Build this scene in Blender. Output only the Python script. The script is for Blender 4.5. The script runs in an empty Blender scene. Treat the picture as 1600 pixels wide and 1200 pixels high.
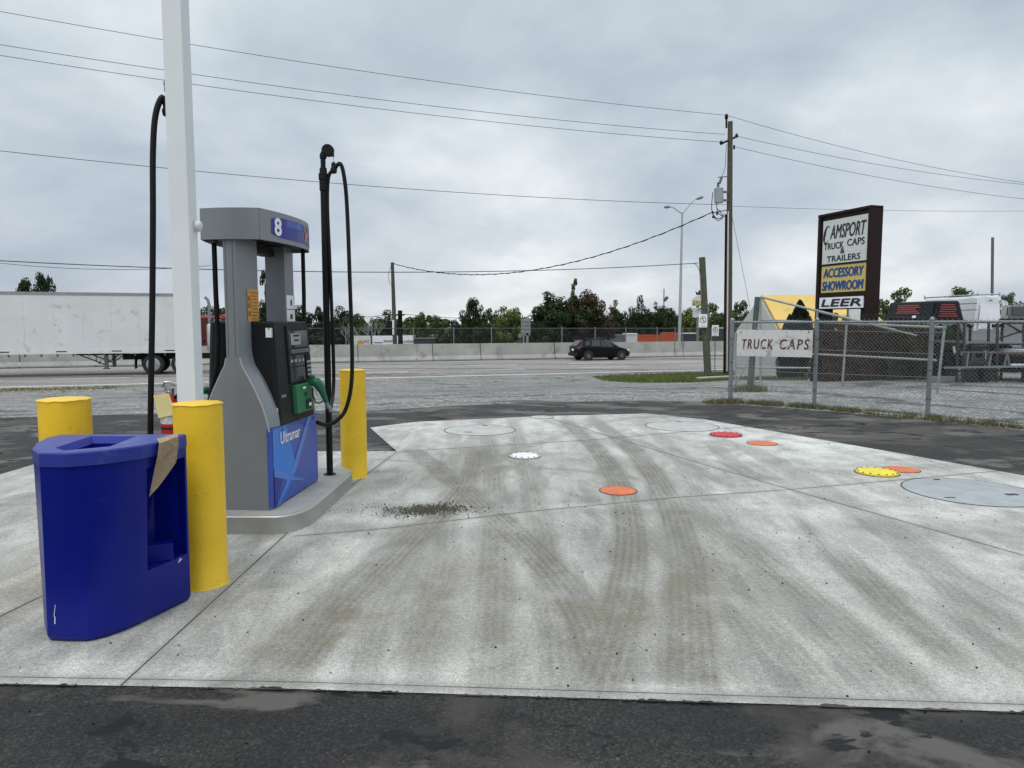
import bpy, bmesh, math, random
import numpy as np
from mathutils import Vector, Matrix, noise as mnoise
random.seed(7); rng = np.random.default_rng(11)
R = math.radians
sc = bpy.context.scene; col = sc.collection
FPX = 1109.0; CAMH = 1.5; PITCH = math.atan(95 / FPX)
# ------------------------------------------------------------------ camera
cd = bpy.data.cameras.new('camera'); cam = bpy.data.objects.new('camera', cd); col.objects.link(cam)
cam.location = (0, 0, CAMH); cam.rotation_euler = (R(90) - PITCH, 0, 0)
cd.sensor_width = 36; cd.lens = 36 * FPX / 1600; cd.clip_end = 3000; cd.clip_start = .05
sc.camera = cam
sc.view_settings.view_transform = 'Standard'; sc.view_settings.look = 'None'
sc.view_settings.exposure = 0.0; sc.view_settings.gamma = 1
# ------------------------------------------------------------------ world: overcast sky over a sky texture
SUN_EL, SUN_ROT = 58, 200
w = bpy.data.worlds.new('World'); sc.world = w; w.use_nodes = True
nt = w.node_tree; nt.nodes.clear()
def N(nt, t, **k):
    n = nt.nodes.new(t)
    for a, b in k.items():
        if a == 'inp':
            for i, v in b.items(): n.inputs[i].default_value = v
        else: setattr(n, a, b)
    return n
L = lambda nt, a, b: nt.links.new(a, b)
def M(nt, op, a, b=None, c=None, clamp=False):
    n = nt.nodes.new('ShaderNodeMath'); n.operation = op; n.use_clamp = clamp
    for i, x in enumerate((a, b, c)):
        if x is None: continue
        if isinstance(x, (int, float)): n.inputs[i].default_value = x
        else: nt.links.new(x, n.inputs[i])
    return n.outputs[0]
def ramp(nt, fac, stops, interp='LINEAR'):
    n = nt.nodes.new('ShaderNodeValToRGB'); n.color_ramp.interpolation = interp
    e = n.color_ramp.elements
    while len(e) < len(stops): e.new(.5)
    for i, (p, c) in enumerate(stops):
        e[i].position = p
        e[i].color = (c, c, c, 1) if isinstance(c, (int, float)) else (*c, 1)
    nt.links.new(fac, n.inputs[0]); return n.outputs[0]
def mix(nt, fac, a, b, mode='MIX'):
    n = nt.nodes.new('ShaderNodeMix'); n.data_type = 'RGBA'; n.blend_type = mode
    for i, x in ((0, fac), (6, a), (7, b)):
        if isinstance(x, (int, float)): n.inputs[i].default_value = x if i == 0 else (x, x, x, 1)
        elif isinstance(x, tuple): n.inputs[i].default_value = (*x, 1)
        else: nt.links.new(x, n.inputs[i])
    return n.outputs[2]
sky = N(nt, 'ShaderNodeTexSky', sky_type='NISHITA', sun_disc=False, sun_elevation=R(SUN_EL), sun_rotation=R(SUN_ROT))
tc = N(nt, 'ShaderNodeTexCoord'); sep = N(nt, 'ShaderNodeSeparateXYZ'); L(nt, tc.outputs['Generated'], sep.inputs[0])
zc = M(nt, 'MAXIMUM', sep.outputs[2], 0.0); zz = M(nt, 'ADD', zc, 0.36)
px = M(nt, 'DIVIDE', sep.outputs[0], zz); py = M(nt, 'DIVIDE', sep.outputs[1], zz)
cmb = N(nt, 'ShaderNodeCombineXYZ'); L(nt, px, cmb.inputs[0]); L(nt, py, cmb.inputs[1])
def wn(scale, det, rough, off, dist=0.0):
    mp = N(nt, 'ShaderNodeMapping'); mp.inputs['Location'].default_value = off; L(nt, cmb.outputs[0], mp.inputs[0])
    n = N(nt, 'ShaderNodeTexNoise', inp={'Scale': scale, 'Detail': det, 'Roughness': rough, 'Distortion': dist}); L(nt, mp.outputs[0], n.inputs['Vector'])
    return n.outputs[0]
n1 = wn(1.15, 5, .48, (3.1, 1.2, 0), .4); n2 = wn(2.6, 6, .55, (7, 3, 2), .2); n3 = wn(.35, 2, .5, (1, 9, 4))
cl = M(nt, 'ADD', M(nt, 'MULTIPLY', n1, .55), M(nt, 'MULTIPLY', n2, .33)); cl = M(nt, 'ADD', cl, M(nt, 'MULTIPLY', n3, .12))
low = ramp(nt, cl, [(.38, (.40, .465, .53)), (.46, (.495, .565, .63)), (.54, (.62, .69, .745)), (.62, (.81, .855, .89))])
lowb = ramp(nt, cl, [(.38, (.45, .515, .60)), (.46, (.54, .60, .68)), (.54, (.68, .73, .77)), (.61, (.85, .88, .90))])
hf = ramp(nt, sep.outputs[2], [(.02, 1.0), (.30, 0.0)])
cloudc = mix(nt, hf, low, lowb)
zen = ramp(nt, sep.outputs[2], [(.0, .96), (.42, 1.0), (.7, 1.0), (1.0, 1.0)])
bright = M(nt, 'ADD', 1.0, M(nt, 'MULTIPLY', M(nt, 'MAXIMUM', M(nt, 'SUBTRACT', sep.outputs[2], .45), 0.0), 2.3))
cloudc = mix(nt, 1.0, mix(nt, 1.0, cloudc, zen, 'MULTIPLY'), bright, 'MULTIPLY')
bgc = N(nt, 'ShaderNodeBackground'); L(nt, cloudc, bgc.inputs[0]); bgc.inputs[1].default_value = 1.09
bgs = N(nt, 'ShaderNodeBackground'); L(nt, sky.outputs[0], bgs.inputs[0]); bgs.inputs[1].default_value = 0.1
ms = N(nt, 'ShaderNodeMixShader'); ms.inputs[0].default_value = .93
L(nt, bgs.outputs[0], ms.inputs[1]); L(nt, bgc.outputs[0], ms.inputs[2])
wo = N(nt, 'ShaderNodeOutputWorld'); L(nt, ms.outputs[0], wo.inputs[0])
# ------------------------------------------------------------------ sun (soft, overcast)
sd = bpy.data.lights.new('sun', 'SUN'); so = bpy.data.objects.new('sun', sd); col.objects.link(so)
sd.energy = 1.3; sd.angle = R(35); sd.color = (1, .95, .87)
so.rotation_euler = (R(90 - SUN_EL), 0, R(180 - SUN_ROT)); so.location = (0, 0, 40)
# ================================================================== helpers
TA = R(18.7); TX, TY = math.cos(TA), math.sin(TA)             # highway direction
def S_of(x, y): return -TY * x + TX * y
def TS(t, s): return (t * TX - s * TY, t * TY + s * TX)       # (along, across) -> x, y
def _sm(a): a = min(1, max(0, a)); return a * a * (3 - 2 * a)
def _zk(k):
    if k <= 50: return -1.1 * _sm((k - 11.5) / 19.5)
    return -1.1 - 2.9 * _sm((k - 51) / 24)
def zt(s):
    if s <= 11: return 0.0
    k = math.floor(s); f = s - k; return _zk(k) * (1 - f) + _zk(k + 1) * f
def ray(u, v):
    x = (u - 800) / FPX; y = (600 - v) / FPX
    return (x, math.cos(PITCH) + y * math.sin(PITCH), -math.sin(PITCH) + y * math.cos(PITCH))
def GP(u, v, z=0.0):
    d = ray(u, v); t = (z - CAMH) / d[2]; return (d[0] * t, d[1] * t)
def AT(u, v, Y):
    d = ray(u, v); t = Y / d[1]; return Vector((d[0] * t, Y, CAMH + d[2] * t))
def GT(u, v):                                                   # photo pixel -> point on the terrain
    z = 0
    for _ in range(60):
        x, y = GP(u, v, z); z = .5 * z + .5 * zt(S_of(x, y))
    return Vector((x, y, zt(S_of(x, y))))
def gz(x, y): return zt(S_of(x, y))
class MB:
    def __init__(s): s.v = []; s.f = []
    def add(s, vs, fs):
        o = len(s.v); s.v += [tuple(p) for p in vs]; s.f += [tuple(i + o for i in f) for f in fs]; return s
    def box(s, c, d, rz=0.0, M4=None):
        x, y, z = d[0] / 2, d[1] / 2, d[2] / 2
        vs = [Vector((a * x, b * y, e * z)) for e in (-1, 1) for b in (-1, 1) for a in (-1, 1)]
        if rz: m = Matrix.Rotation(rz, 3, 'Z'); vs = [m @ p for p in vs]
        if M4: vs = [M4 @ p for p in vs]
        vs = [p + Vector(c) for p in vs]
        return s.add(vs, [(0, 2, 3, 1), (4, 5, 7, 6), (0, 1, 5, 4), (2, 6, 7, 3), (0, 4, 6, 2), (1, 3, 7, 5)])
    def cyl(s, p0, p1, r0, r1=None, n=12, caps=True):
        if r1 is None: r1 = r0
        p0, p1 = Vector(p0), Vector(p1); d = (p1 - p0).normalized()
        a = d.orthogonal().normalized(); b = d.cross(a)
        vs = []
        for p, r in ((p0, r0), (p1, r1)):
            vs += [p + r * (math.cos(2 * math.pi * i / n) * a + math.sin(2 * math.pi * i / n) * b) for i in range(n)]
        fs = [(i, (i + 1) % n, n + (i + 1) % n, n + i) for i in range(n)]
        if caps: fs += [tuple(range(n))[::-1], tuple(range(n, 2 * n))]
        return s.add(vs, fs)
    def tube(s, pts, r, n=8, caps=True, rf=None):
        pts = [Vector(p) for p in pts]; prev = None; vs = []
        for i, p in enumerate(pts):
            d = (pts[min(i + 1, len(pts) - 1)] - pts[max(i - 1, 0)]).normalized()
            a = d.orthogonal().normalized() if prev is None else (prev - prev.dot(d) * d).normalized()
            prev = a; b = d.cross(a); rr = rf[i] if rf else r
            vs += [p + rr * (math.cos(2 * math.pi * k / n) * a + math.sin(2 * math.pi * k / n) * b) for k in range(n)]
        m = len(pts)
        fs = [(j * n + i, j * n + (i + 1) % n, (j + 1) * n + (i + 1) % n, (j + 1) * n + i) for j in range(m - 1) for i in range(n)]
        if caps: fs += [tuple(range(n))[::-1], tuple(range((m - 1) * n, m * n))]
        return s.add(vs, fs)
    def lathe(s, prof, c=(0, 0, 0), n=24, axis=None):            # prof: (r, z)
        vs = []; m = len(prof)
        for r, z in prof: vs += [Vector((r * math.cos(2 * math.pi * i / n), r * math.sin(2 * math.pi * i / n), z)) for i in range(n)]
        if axis is not None: q = Vector((0, 0, 1)).rotation_difference(Vector(axis)).to_matrix(); vs = [q @ p for p in vs]
        vs = [p + Vector(c) for p in vs]
        fs = [(j * n + i, j * n + (i + 1) % n, (j + 1) * n + (i + 1) % n, (j + 1) * n + i) for j in range(m - 1) for i in range(n)]
        fs += [tuple(range(n))[::-1], tuple(range((m - 1) * n, m * n))]
        return s.add(vs, fs)
    def prism(s, poly, z0, z1, top=True, bot=True):
        n = len(poly); f0 = z0 if callable(z0) else (lambda x, y: z0); f1 = z1 if callable(z1) else (lambda x, y: z1)
        vs = [(x, y, f0(x, y)) for x, y in poly] + [(x, y, f1(x, y)) for x, y in poly]
        fs = [(i, (i + 1) % n, n + (i + 1) % n, n + i) for i in range(n)]
        if bot: fs.append(tuple(range(n))[::-1])
        if top: fs.append(tuple(range(n, 2 * n)))
        return s.add(vs, fs)
    def slab(s, pts, thick):                                     # planar 3-D outline given thickness along its normal
        pts = [Vector(p) for p in pts]; nrm = (pts[1] - pts[0]).cross(pts[2] - pts[1]).normalized() * thick
        n = len(pts); vs = pts + [p + nrm for p in pts]
        fs = [(i, (i + 1) % n, n + (i + 1) % n, n + i) for i in range(n)] + [tuple(range(n))[::-1], tuple(range(n, 2 * n))]
        return s.add(vs, fs)
    def bar(s, p0, p1, wd, h=None):
        h = h or wd; p0, p1 = Vector(p0), Vector(p1); d = (p1 - p0)
        l = d.length; d.normalize(); up = Vector((0, 0, 1))
        if abs(d.z) > .99: up = Vector((0, 1, 0))
        a = d.cross(up).normalized(); b = a.cross(d)
        vs = [p + a * (i * wd / 2) + b * (j * h / 2) for p in (p0, p1) for j in (-1, 1) for i in (-1, 1)]
        return s.add(vs, [(0, 2, 3, 1), (4, 5, 7, 6), (0, 1, 5, 4), (2, 6, 7, 3), (0, 4, 6, 2), (1, 3, 7, 5)])
    def loft(s, rings, closed=True, caps=True):
        n = len(rings[0]); m = len(rings); vs = [p for r in rings for p in r]; k = n if closed else n - 1
        fs = [(j * n + i, j * n + (i + 1) % n, (j + 1) * n + (i + 1) % n, (j + 1) * n + i) for j in range(m - 1) for i in range(k)]
        if caps: fs += [tuple(range(n))[::-1], tuple(range((m - 1) * n, m * n))]
        return s.add(vs, fs)
    def build(s, name, m, parent=None, loc=None, world=False, smooth=None, bevel=0, **props):
        vs = s.v
        if parent is not None and world:
            q = parent; mats = []
            while q is not None: mats.append(q.matrix_basis.copy()); q = q.parent
            mm = Matrix.Identity(4)
            for x in reversed(mats): mm = mm @ x
            inv = mm.inverted(); vs = [tuple(inv @ Vector(p)) for p in vs]
        if loc is not None: vs = [(p[0] - loc[0], p[1] - loc[1], p[2] - loc[2]) for p in vs]
        me = bpy.data.meshes.new(name); me.from_pydata(vs, [], s.f)
        bm = bmesh.new(); bm.from_mesh(me); bmesh.ops.recalc_face_normals(bm, faces=bm.faces); bm.to_mesh(me); bm.free()
        if m: me.materials.append(m)
        if smooth:
            me.polygons.foreach_set('use_smooth', [True] * len(me.polygons)); me.set_sharp_from_angle(angle=R(smooth))
        o = bpy.data.objects.new(name, me); col.objects.link(o)
        if parent is not None: o.parent = parent
        if loc is not None: o.location = loc
        if bevel:
            b = o.modifiers.new('bevel', 'BEVEL'); b.width = bevel; b.segments = 2; b.limit_method = 'ANGLE'; b.angle_limit = R(35)
        for k, v in props.items(): o[k] = v
        return o
def tag(o, label=None, category=None, group=None, kind=None):
    for k, v in (('label', label), ('category', category), ('group', group), ('kind', kind)):
        if v: o[k] = v
    return o
def thing(name, loc, label, cat, group=None, rz=0.0):
    o = bpy.data.objects.new(name, None); col.objects.link(o); o.empty_display_size = .2
    o.location = loc; o.rotation_euler = (0, 0, rz); return tag(o, label, cat, group)
def copy_tree(o, parent=None):
    c = o.copy(); col.objects.link(c); c.parent = parent
    for ch in [x for x in bpy.data.objects if x.parent == o]: copy_tree(ch, c)
    return c
# ---- materials
def mat(name, c, rough=.6, metal=0.0, var=.12, vs=3.0, bump=0.0, bs=40.0, spec=.5, alpha=None, coat=0.0, dirt=None, ds=4.0, dthr=.58):
    m = bpy.data.materials.new(name); m.use_nodes = True; nt = m.node_tree; b = nt.nodes['Principled BSDF']
    tc = N(nt, 'ShaderNodeTexCoord'); n = N(nt, 'ShaderNodeTexNoise', inp={'Scale': vs, 'Detail': 6, 'Roughness': .6}); L(nt, tc.outputs['Object'], n.inputs['Vector'])
    lo = tuple(x * (1 - var) for x in c); hi = tuple(min(1, x * (1 + var)) for x in c)
    cc = ramp(nt, n.outputs[0], [(.3, lo), (.7, hi)])
    if dirt:
        n2 = N(nt, 'ShaderNodeTexNoise', inp={'Scale': ds, 'Detail': 8, 'Roughness': .7}); L(nt, tc.outputs['Object'], n2.inputs['Vector'])
        cc = mix(nt, ramp(nt, n2.outputs[0], [(dthr, 0.0), (dthr + .12, 1.0)]), cc, dirt)
    L(nt, cc, b.inputs['Base Color'])
    L(nt, ramp(nt, n.outputs[0], [(.3, max(0, rough - .08)), (.7, min(1, rough + .08))]), b.inputs['Roughness'])
    b.inputs['Metallic'].default_value = metal; b.inputs['Specular IOR Level'].default_value = spec; b.inputs['Coat Weight'].default_value = coat
    if bump:
        n3 = N(nt, 'ShaderNodeTexNoise', inp={'Scale': bs, 'Detail': 4}); L(nt, tc.outputs['Object'], n3.inputs['Vector'])
        bp = N(nt, 'ShaderNodeBump', inp={'Strength': bump, 'Distance': .01}); L(nt, n3.outputs[0], bp.inputs['Height']); L(nt, bp.outputs[0], b.inputs['Normal'])
    return m
MT = {}
def mm(k, *a, **kw): MT[k] = mat(k, *a, **kw); return MT[k]
mm('yellow_paint', (.82, .52, .02), .42, var=.08, vs=5, bump=.35, bs=9, dirt=(.42, .25, .04), ds=13, dthr=.62)
mm('white_paint', (.74, .77, .78), .45, var=.04); mm('bin_blue', (.002, .008, .20), .36, spec=.3, var=.12, vs=2.5, bump=.03, bs=60, dirt=(.012, .018, .2), ds=5, dthr=.6)
mm('bin_lid', (.014, .030, .25), .4, var=.15, vs=4, bump=.03, bs=60, dirt=(.05, .07, .25), ds=6, dthr=.55)
mm('black_hose', (.006, .006, .006), .5, spec=.22); mm('black_metal', (.007, .007, .007), .5, spec=.22)
mm('pump_grey', (.235, .25, .265), .42, metal=.25, var=.05); mm('pump_light', (.42, .44, .46), .4, metal=.3, var=.05)
mm('pump_black', (.010, .011, .013), .5, var=.1, spec=.22); mm('screen_glass', (.035, .042, .046), .1); mm('green_plastic', (.01, .12, .055), .4)
mm('green_panel', (.02, .15, .06), .45); mm('steel', (.5, .5, .5), .3, metal=.9); mm('dark_steel', (.16, .165, .17), .45, metal=.7)
mm('galv', (.24, .26, .275), .5, metal=.55, var=.2, vs=12); mm('galv_dark', (.12, .13, .14), .55, metal=.5, var=.25, vs=12)
mm('white_print', (.85, .86, .9), .5, var=.02); mm('sign_white', (.62, .66, .63), .5, var=.05); mm('black_print', (.012, .012, .014), .5)
mm('wood_pole', (.075, .07, .052), .9, var=.35, vs=6, bump=.3, bs=14); mm('wood_green', (.085, .09, .06), .9, var=.4, vs=7, bump=.3, bs=14)
mm('wood_dark', (.02, .016, .013), .9, var=.3, spec=.1)
mm('red', (.42, .012, .012), .35); mm('orange', (.62, .16, .02), .5)
mm('cover_orange', (.60, .15, .05), .6, var=.25, vs=14, dirt=(.35, .2, .14), ds=16, dthr=.6); mm('cover_red', (.5, .03, .04), .6, var=.2, vs=14, dirt=(.28, .1, .1), ds=16, dthr=.62)
mm('cover_yellow', (.75, .6, .04), .55, var=.15, vs=14); mm('cover_white', (.72, .73, .72), .55, var=.15, vs=14); mm('cover_grey', (.33, .345, .36), .6, var=.15, vs=5, bump=.1)
mm('cover_conc', (.42, .42, .40), .8, var=.2, vs=5); mm('rim_black', (.05, .048, .045), .8)
mm('brown_paper', (.34, .245, .155), .85, var=.12, vs=20); mm('tag_yellow', (.78, .68, .33), .7); mm('label_white', (.6, .58, .56), .6, var=.25, vs=60)
mm('blue_deep', (.010, .02, .24), .35, var=.08); mm('blue_mid', (.035, .085, .40), .35); mm('blue_sky', (.02, .19, .68), .35); mm('blue_light', (.07, .20, .60), .35)
mm('bird_orange', (.62, .27, .06), .5); mm('sticker_orange', (.62, .29, .04), .55, var=.05); mm('sticker_dark', (.25, .1, .02), .6)
mm('island_conc', (.33, .325, .31), .8, var=.15, vs=4, bump=.15, bs=120); mm('island_steel', (.42, .41, .39), .42, metal=.55, var=.12, vs=3)
mm('barrier_conc', (.36, .36, .33), .88, var=.16, vs=.9, bump=.1, dirt=(.22, .22, .2), ds=1.2, dthr=.55)
mm('trailer_white', (.66, .68, .68), .45, var=.06, vs=.7, dirt=(.45, .46, .45), ds=1.5, dthr=.56); mm('trailer_rail', (.3, .31, .31), .5, metal=.4)
mm('truck_dark', (.007, .007, .009), .4, spec=.25); mm('chrome', (.75, .75, .75), .15, metal=1); mm('rubber', (.018, .018, .019), .85); mm('rim', (.4, .41, .42), .4, metal=.7)
mm('car_paint', (.002, .002, .004), .3, spec=.2); mm('car_glass', (.03, .036, .038), .1); mm('tail_red', (.3, .01, .02), .25, coat=.5); mm('head_white', (.8, .82, .82), .2)
mm('roof_yellow', (.72, .5, .15), .7, var=.1, vs=1.2, dirt=(.55, .40, .14), ds=2, dthr=.55); mm('gable_grey', (.46, .48, .46), .8, var=.08)
mm('sign_frame', (.020, .010, .008), .6, spec=.2); mm('sign_yellow', (.62, .49, .13), .5, var=.05); mm('sign_blue', (.01, .06, .25), .5); mm('caps_red', (.1, .035, .04), .7, var=.5, vs=18)
mm('caps_white', (.62, .62, .6), .7, var=.12, vs=5, dirt=(.36, .36, .36), ds=5, dthr=.52)
mm('cap_black', (.003, .003, .006), .4, spec=.12); mm('cap_white', (.72, .74, .76), .35, coat=.4); mm('cap_red', (.3, .03, .03), .5); mm('cap_grey', (.07, .075, .08), .3, coat=.4)
mm('rust_steel', (.05, .03, .026), .7, var=.4, vs=8); mm('barn_red', (.17, .02, .015), .8); mm('container_orange', (.5, .09, .025), .7, var=.12); mm('container_grey', (.14, .15, .18), .7); mm('container_white', (.6, .62, .65), .6)
mm('tan_wall', (.42, .43, .38), .8); mm('dark_wall', (.03, .035, .045), .6); mm('lamp_grey', (.42, .44, .45), .4, metal=.5); mm('camera_white', (.7, .7, .68), .4)
mm('kerb', (.4, .4, .37), .85, var=.2, vs=3); mm('line_white', (.78, .78, .76), .7, var=.08, vs=6)
mm('gate_pipe', (.33, .34, .33), .5, metal=.5, var=.2, vs=8); mm('pink', (.55, .12, .25), .6); mm('grey_wall', (.26, .27, .28), .7, var=.1)
# ---- text as mesh
def text_geo(s, size=1.0, shear=0.0, bold=0.0, xs=1.0, spacing=1.0):
    c = bpy.data.curves.new('t', 'FONT'); c.body = s; c.size = size; c.shear = shear; c.offset = bold; c.resolution_u = 3
    c.align_x = 'CENTER'; c.align_y = 'CENTER'; c.space_character = spacing; c.fill_mode = 'FRONT'
    o = bpy.data.objects.new('t', c); col.objects.link(o)
    dg = bpy.context.evaluated_depsgraph_get(); dg.update(); me = bpy.data.meshes.new_from_object(o.evaluated_get(dg))
    vs = [(v.co.x * xs, v.co.y) for v in me.vertices]; fs = [tuple(p.vertices) for p in me.polygons]
    bpy.data.objects.remove(o); bpy.data.curves.remove(c); bpy.data.meshes.remove(me)
    if vs:
        cx = (min(v[0] for v in vs) + max(v[0] for v in vs)) / 2; cy = (min(v[1] for v in vs) + max(v[1] for v in vs)) / 2
        vs = [(x - cx, y - cy) for x, y in vs]
    return vs, fs
def text_fit(s, wd, h, **k):
    vs, fs = text_geo(s, **k)
    W = max(v[0] for v in vs) - min(v[0] for v in vs); H = max(v[1] for v in vs) - min(v[1] for v in vs)
    return [(x * wd / W, y * h / H) for x, y in vs], fs
def put_text(mb, geo, o, ex, ey, off=(0, 0), heavy=0.0):
    o, ex, ey = Vector(o), Vector(ex).normalized(), Vector(ey).normalized()
    if heavy:
        nn = ex.cross(ey)
        for k, (a, b) in enumerate(((-1, 0), (1, 0), (0, 1), (0, -1))): put_text(mb, geo, o + nn * (.0006 * (k + 1)), ex, ey, (off[0] + a * heavy, off[1] + b * heavy * .6))
    mb.add([o + ex * (x + off[0]) + ey * (y + off[1]) for x, y in geo[0]], geo[1]); return mb
# ================================================================== ground sheets
def sheet(name, poly, m, dz, step_t=None):
    bm = bmesh.new(); vs = [bm.verts.new((x, y, 0)) for x, y in poly]; bm.faces.new(vs)
    ss = [S_of(x, y) for x, y in poly]
    for k in range(max(11, math.floor(min(ss))), min(78, math.ceil(max(ss))) + 1):
        if min(ss) < k < max(ss):
            x, y = TS(0, k); bmesh.ops.bisect_plane(bm, geom=bm.verts[:] + bm.edges[:] + bm.faces[:], plane_co=(x, y, 0), plane_no=(-TY, TX, 0))
    for v in bm.verts: v.co.z = zt(S_of(v.co.x, v.co.y)) + dz
    bmesh.ops.recalc_face_normals(bm, faces=bm.faces)
    if sum(f.normal.z for f in bm.faces) < 0: bmesh.ops.reverse_faces(bm, faces=bm.faces)
    me = bpy.data.meshes.new(name); bm.to_mesh(me); bm.free(); me.materials.append(m)
    o = bpy.data.objects.new(name, me); col.objects.link(o); o['kind'] = 'structure'; return o
def ground_mat(name, stops, sc1=.5, sc2=25, rough=.9, cracks=0.0, ckc=(.04, .04, .04), stretch=None, patch=None, bump=.3, speck=.25, wetr=None, grit=1.3):
    m = bpy.data.materials.new(name); m.use_nodes = True; nt = m.node_tree; b = nt.nodes['Principled BSDF']
    tc = N(nt, 'ShaderNodeTexCoord'); vec = tc.outputs['Object']
    mp = N(nt, 'ShaderNodeMapping'); L(nt, vec, mp.inputs[0]); mp.inputs['Rotation'].default_value = (0, 0, -TA)
    if stretch: mp.inputs['Scale'].default_value = (*stretch, 1)
    n = N(nt, 'ShaderNodeTexNoise', inp={'Scale': sc1, 'Detail': 9, 'Roughness': .62, 'Distortion': .4}); L(nt, mp.outputs[0], n.inputs[0])
    c = ramp(nt, n.outputs[0], stops)
    s = N(nt, 'ShaderNodeTexNoise', inp={'Scale': sc2, 'Detail': 6, 'Roughness': .8}); L(nt, vec, s.inputs[0])
    c = mix(nt, speck, c, ramp(nt, s.outputs[0], [(.35, 0.0), (.65, 1.0)]), 'OVERLAY')
    vg = N(nt, 'ShaderNodeTexVoronoi', inp={'Scale': sc2 * grit}); L(nt, vec, vg.inputs['Vector']); sg_ = N(nt, 'ShaderNodeSeparateColor'); L(nt, vg.outputs['Color'], sg_.inputs[0])
    c = mix(nt, 1.0, c, ramp(nt, sg_.outputs[0], [(.0, .62), (.5, .95), (.85, 1.15), (1.0, 1.9)]), 'MULTIPLY')
    if patch:
        for (psc, thr, wd, pc, off) in patch:
            mq = N(nt, 'ShaderNodeMapping'); mq.inputs['Location'].default_value = off; L(nt, mp.outputs[0], mq.inputs[0])
            p = N(nt, 'ShaderNodeTexNoise', inp={'Scale': psc, 'Detail': 8, 'Roughness': .62, 'Distortion': .6}); L(nt, mq.outputs[0], p.inputs[0])
            c = mix(nt, ramp(nt, p.outputs[0], [(thr, 0.0), (thr + wd, 1.0)]), c, pc)
    if cracks:
        wv = N(nt, 'ShaderNodeTexNoise', inp={'Scale': 1.3, 'Detail': 4}); L(nt, vec, wv.inputs[0])
        add = N(nt, 'ShaderNodeVectorMath', operation='ADD'); L(nt, mp.outputs[0], add.inputs[0]); L(nt, wv.outputs['Color'], add.inputs[1])
        vo = N(nt, 'ShaderNodeTexVoronoi', feature='DISTANCE_TO_EDGE', inp={'Scale': cracks}); L(nt, add.outputs[0], vo.inputs['Vector'])
        c = mix(nt, ramp(nt, vo.outputs['Distance'], [(.008, .75), (.03, 0.0)]), c, ckc)
    L(nt, c, b.inputs['Base Color'])
    if wetr: L(nt, ramp(nt, n.outputs[0], [(.35, wetr), (.55, rough)]), b.inputs['Roughness'])
    else: b.inputs['Roughness'].default_value = rough
    b.inputs['Specular IOR Level'].default_value = .25
    bp = N(nt, 'ShaderNodeBump', inp={'Strength': bump, 'Distance': .01}); L(nt, s.outputs[0], bp.inputs['Height']); L(nt, bp.outputs[0], b.inputs['Normal'])
    return m
g_grass = ground_mat('g_grass', [(.3, (.045, .06, .02)), (.6, (.09, .10, .04))], .3)
g_lot = ground_mat('g_lot', [(.32, (.145, .142, .134)), (.46, (.20, .197, .187)), (.56, (.23, .227, .215)), (.7, (.28, .275, .26))], .9, 14, cracks=.45, stretch=(.55, 1), speck=.5, bump=.5,
                   patch=[(.5, .59, .03, (.085, .086, .085), (3, 9, 0)), (.9, .64, .05, (.30, .295, .28), (13, 2, 0)), (1.6, .66, .02, (.075, .075, .072), (5, 5, 0))])
g_yard = ground_mat('g_yard', [(.32, (.15, .15, .145)), (.5, (.22, .22, .21)), (.7, (.30, .295, .28))], .9, 14, speck=.5, cracks=.2, bump=.6,
                    patch=[(.5, .62, .04, (.16, .16, .155), (1, 3, 0))])
g_road = ground_mat('g_road', [(.35, (.22, .20, .19)), (.6, (.29, .265, .25))], .5, 25, stretch=(.08, 1.2), speck=.15, bump=.1, cracks=.12, ckc=(.1, .09, .09))
g_new = ground_mat('g_new', [(.30, (.022, .021, .021)), (.48, (.034, .032, .031)), (.62, (.050, .048, .045)), (.75, (.08, .076, .07))], 1.3, 90, rough=.8, stretch=(.7, 1.2), speck=.6, bump=.9, wetr=.6,
                   patch=[(.75, .50, .08, (.078, .072, .063), (2, 7, 0)), (1.3, .545, .05, (.125, .118, .105), (8, 3, 0)), (2.6, .585, .02, (.014, .014, .015), (6, 1, 0)), (1.2, .62, .015, (.016, .016, .018), (16, 4, 0))])
g_dry = ground_mat('g_dry', [(.35, (.10, .095, .04)), (.6, (.22, .19, .10))], 1.5, 20, speck=.4)
sheet('ground', [TS(-900, -60), TS(900, -60), TS(900, 2200), TS(-900, 2200)], g_grass, -.016)
sheet('parking_lot', [TS(-70, 4), TS(60, 4), TS(60, 33.2), TS(-3, 33.2), TS(-9, 31.6), TS(-70, 31.6)], g_lot, -.012)
sheet('dry_verge', [TS(-70, 31.6), TS(-9, 31.6), TS(-3, 33.15), TS(-70, 33.15)], g_dry, -.010)
sheet('road', [TS(-140, 33.2), TS(240, 33.2), TS(240, 50.4), TS(-140, 50.4)], g_road, -.008)
fpx = [(1141, 628), (1272, 637), (1449, 654), (1600, 668)]
FP = [GT(*a) for a in fpx]
fd = (FP[3] - FP[0]).normalized(); FP.append(FP[3] + fd * 3.0)
sheet('yard', [(FP[0].x - .05, FP[0].y - .02), (FP[4].x, FP[4].y), (FP[4].x + 6, FP[4].y + 2), (30, 12), (34, 36), (14, 32), (6.3, 24)], g_yard, -.009)
far = [(0, 652), (150, 648), (330, 644), (580, 641), (700, 634), (850, 628), (1000, 626), (1100, 627), (1141, 631), (1272, 640), (1449, 656), (1600, 671)]
fw = [GT(*a) for a in far]
na = [(-14, 11.2)] + [(p.x, p.y) for p in fw] + [(11, 7.3), (11, -6), (-14, -6)]
sheet('driveway', na, g_new, -.006)
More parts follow.
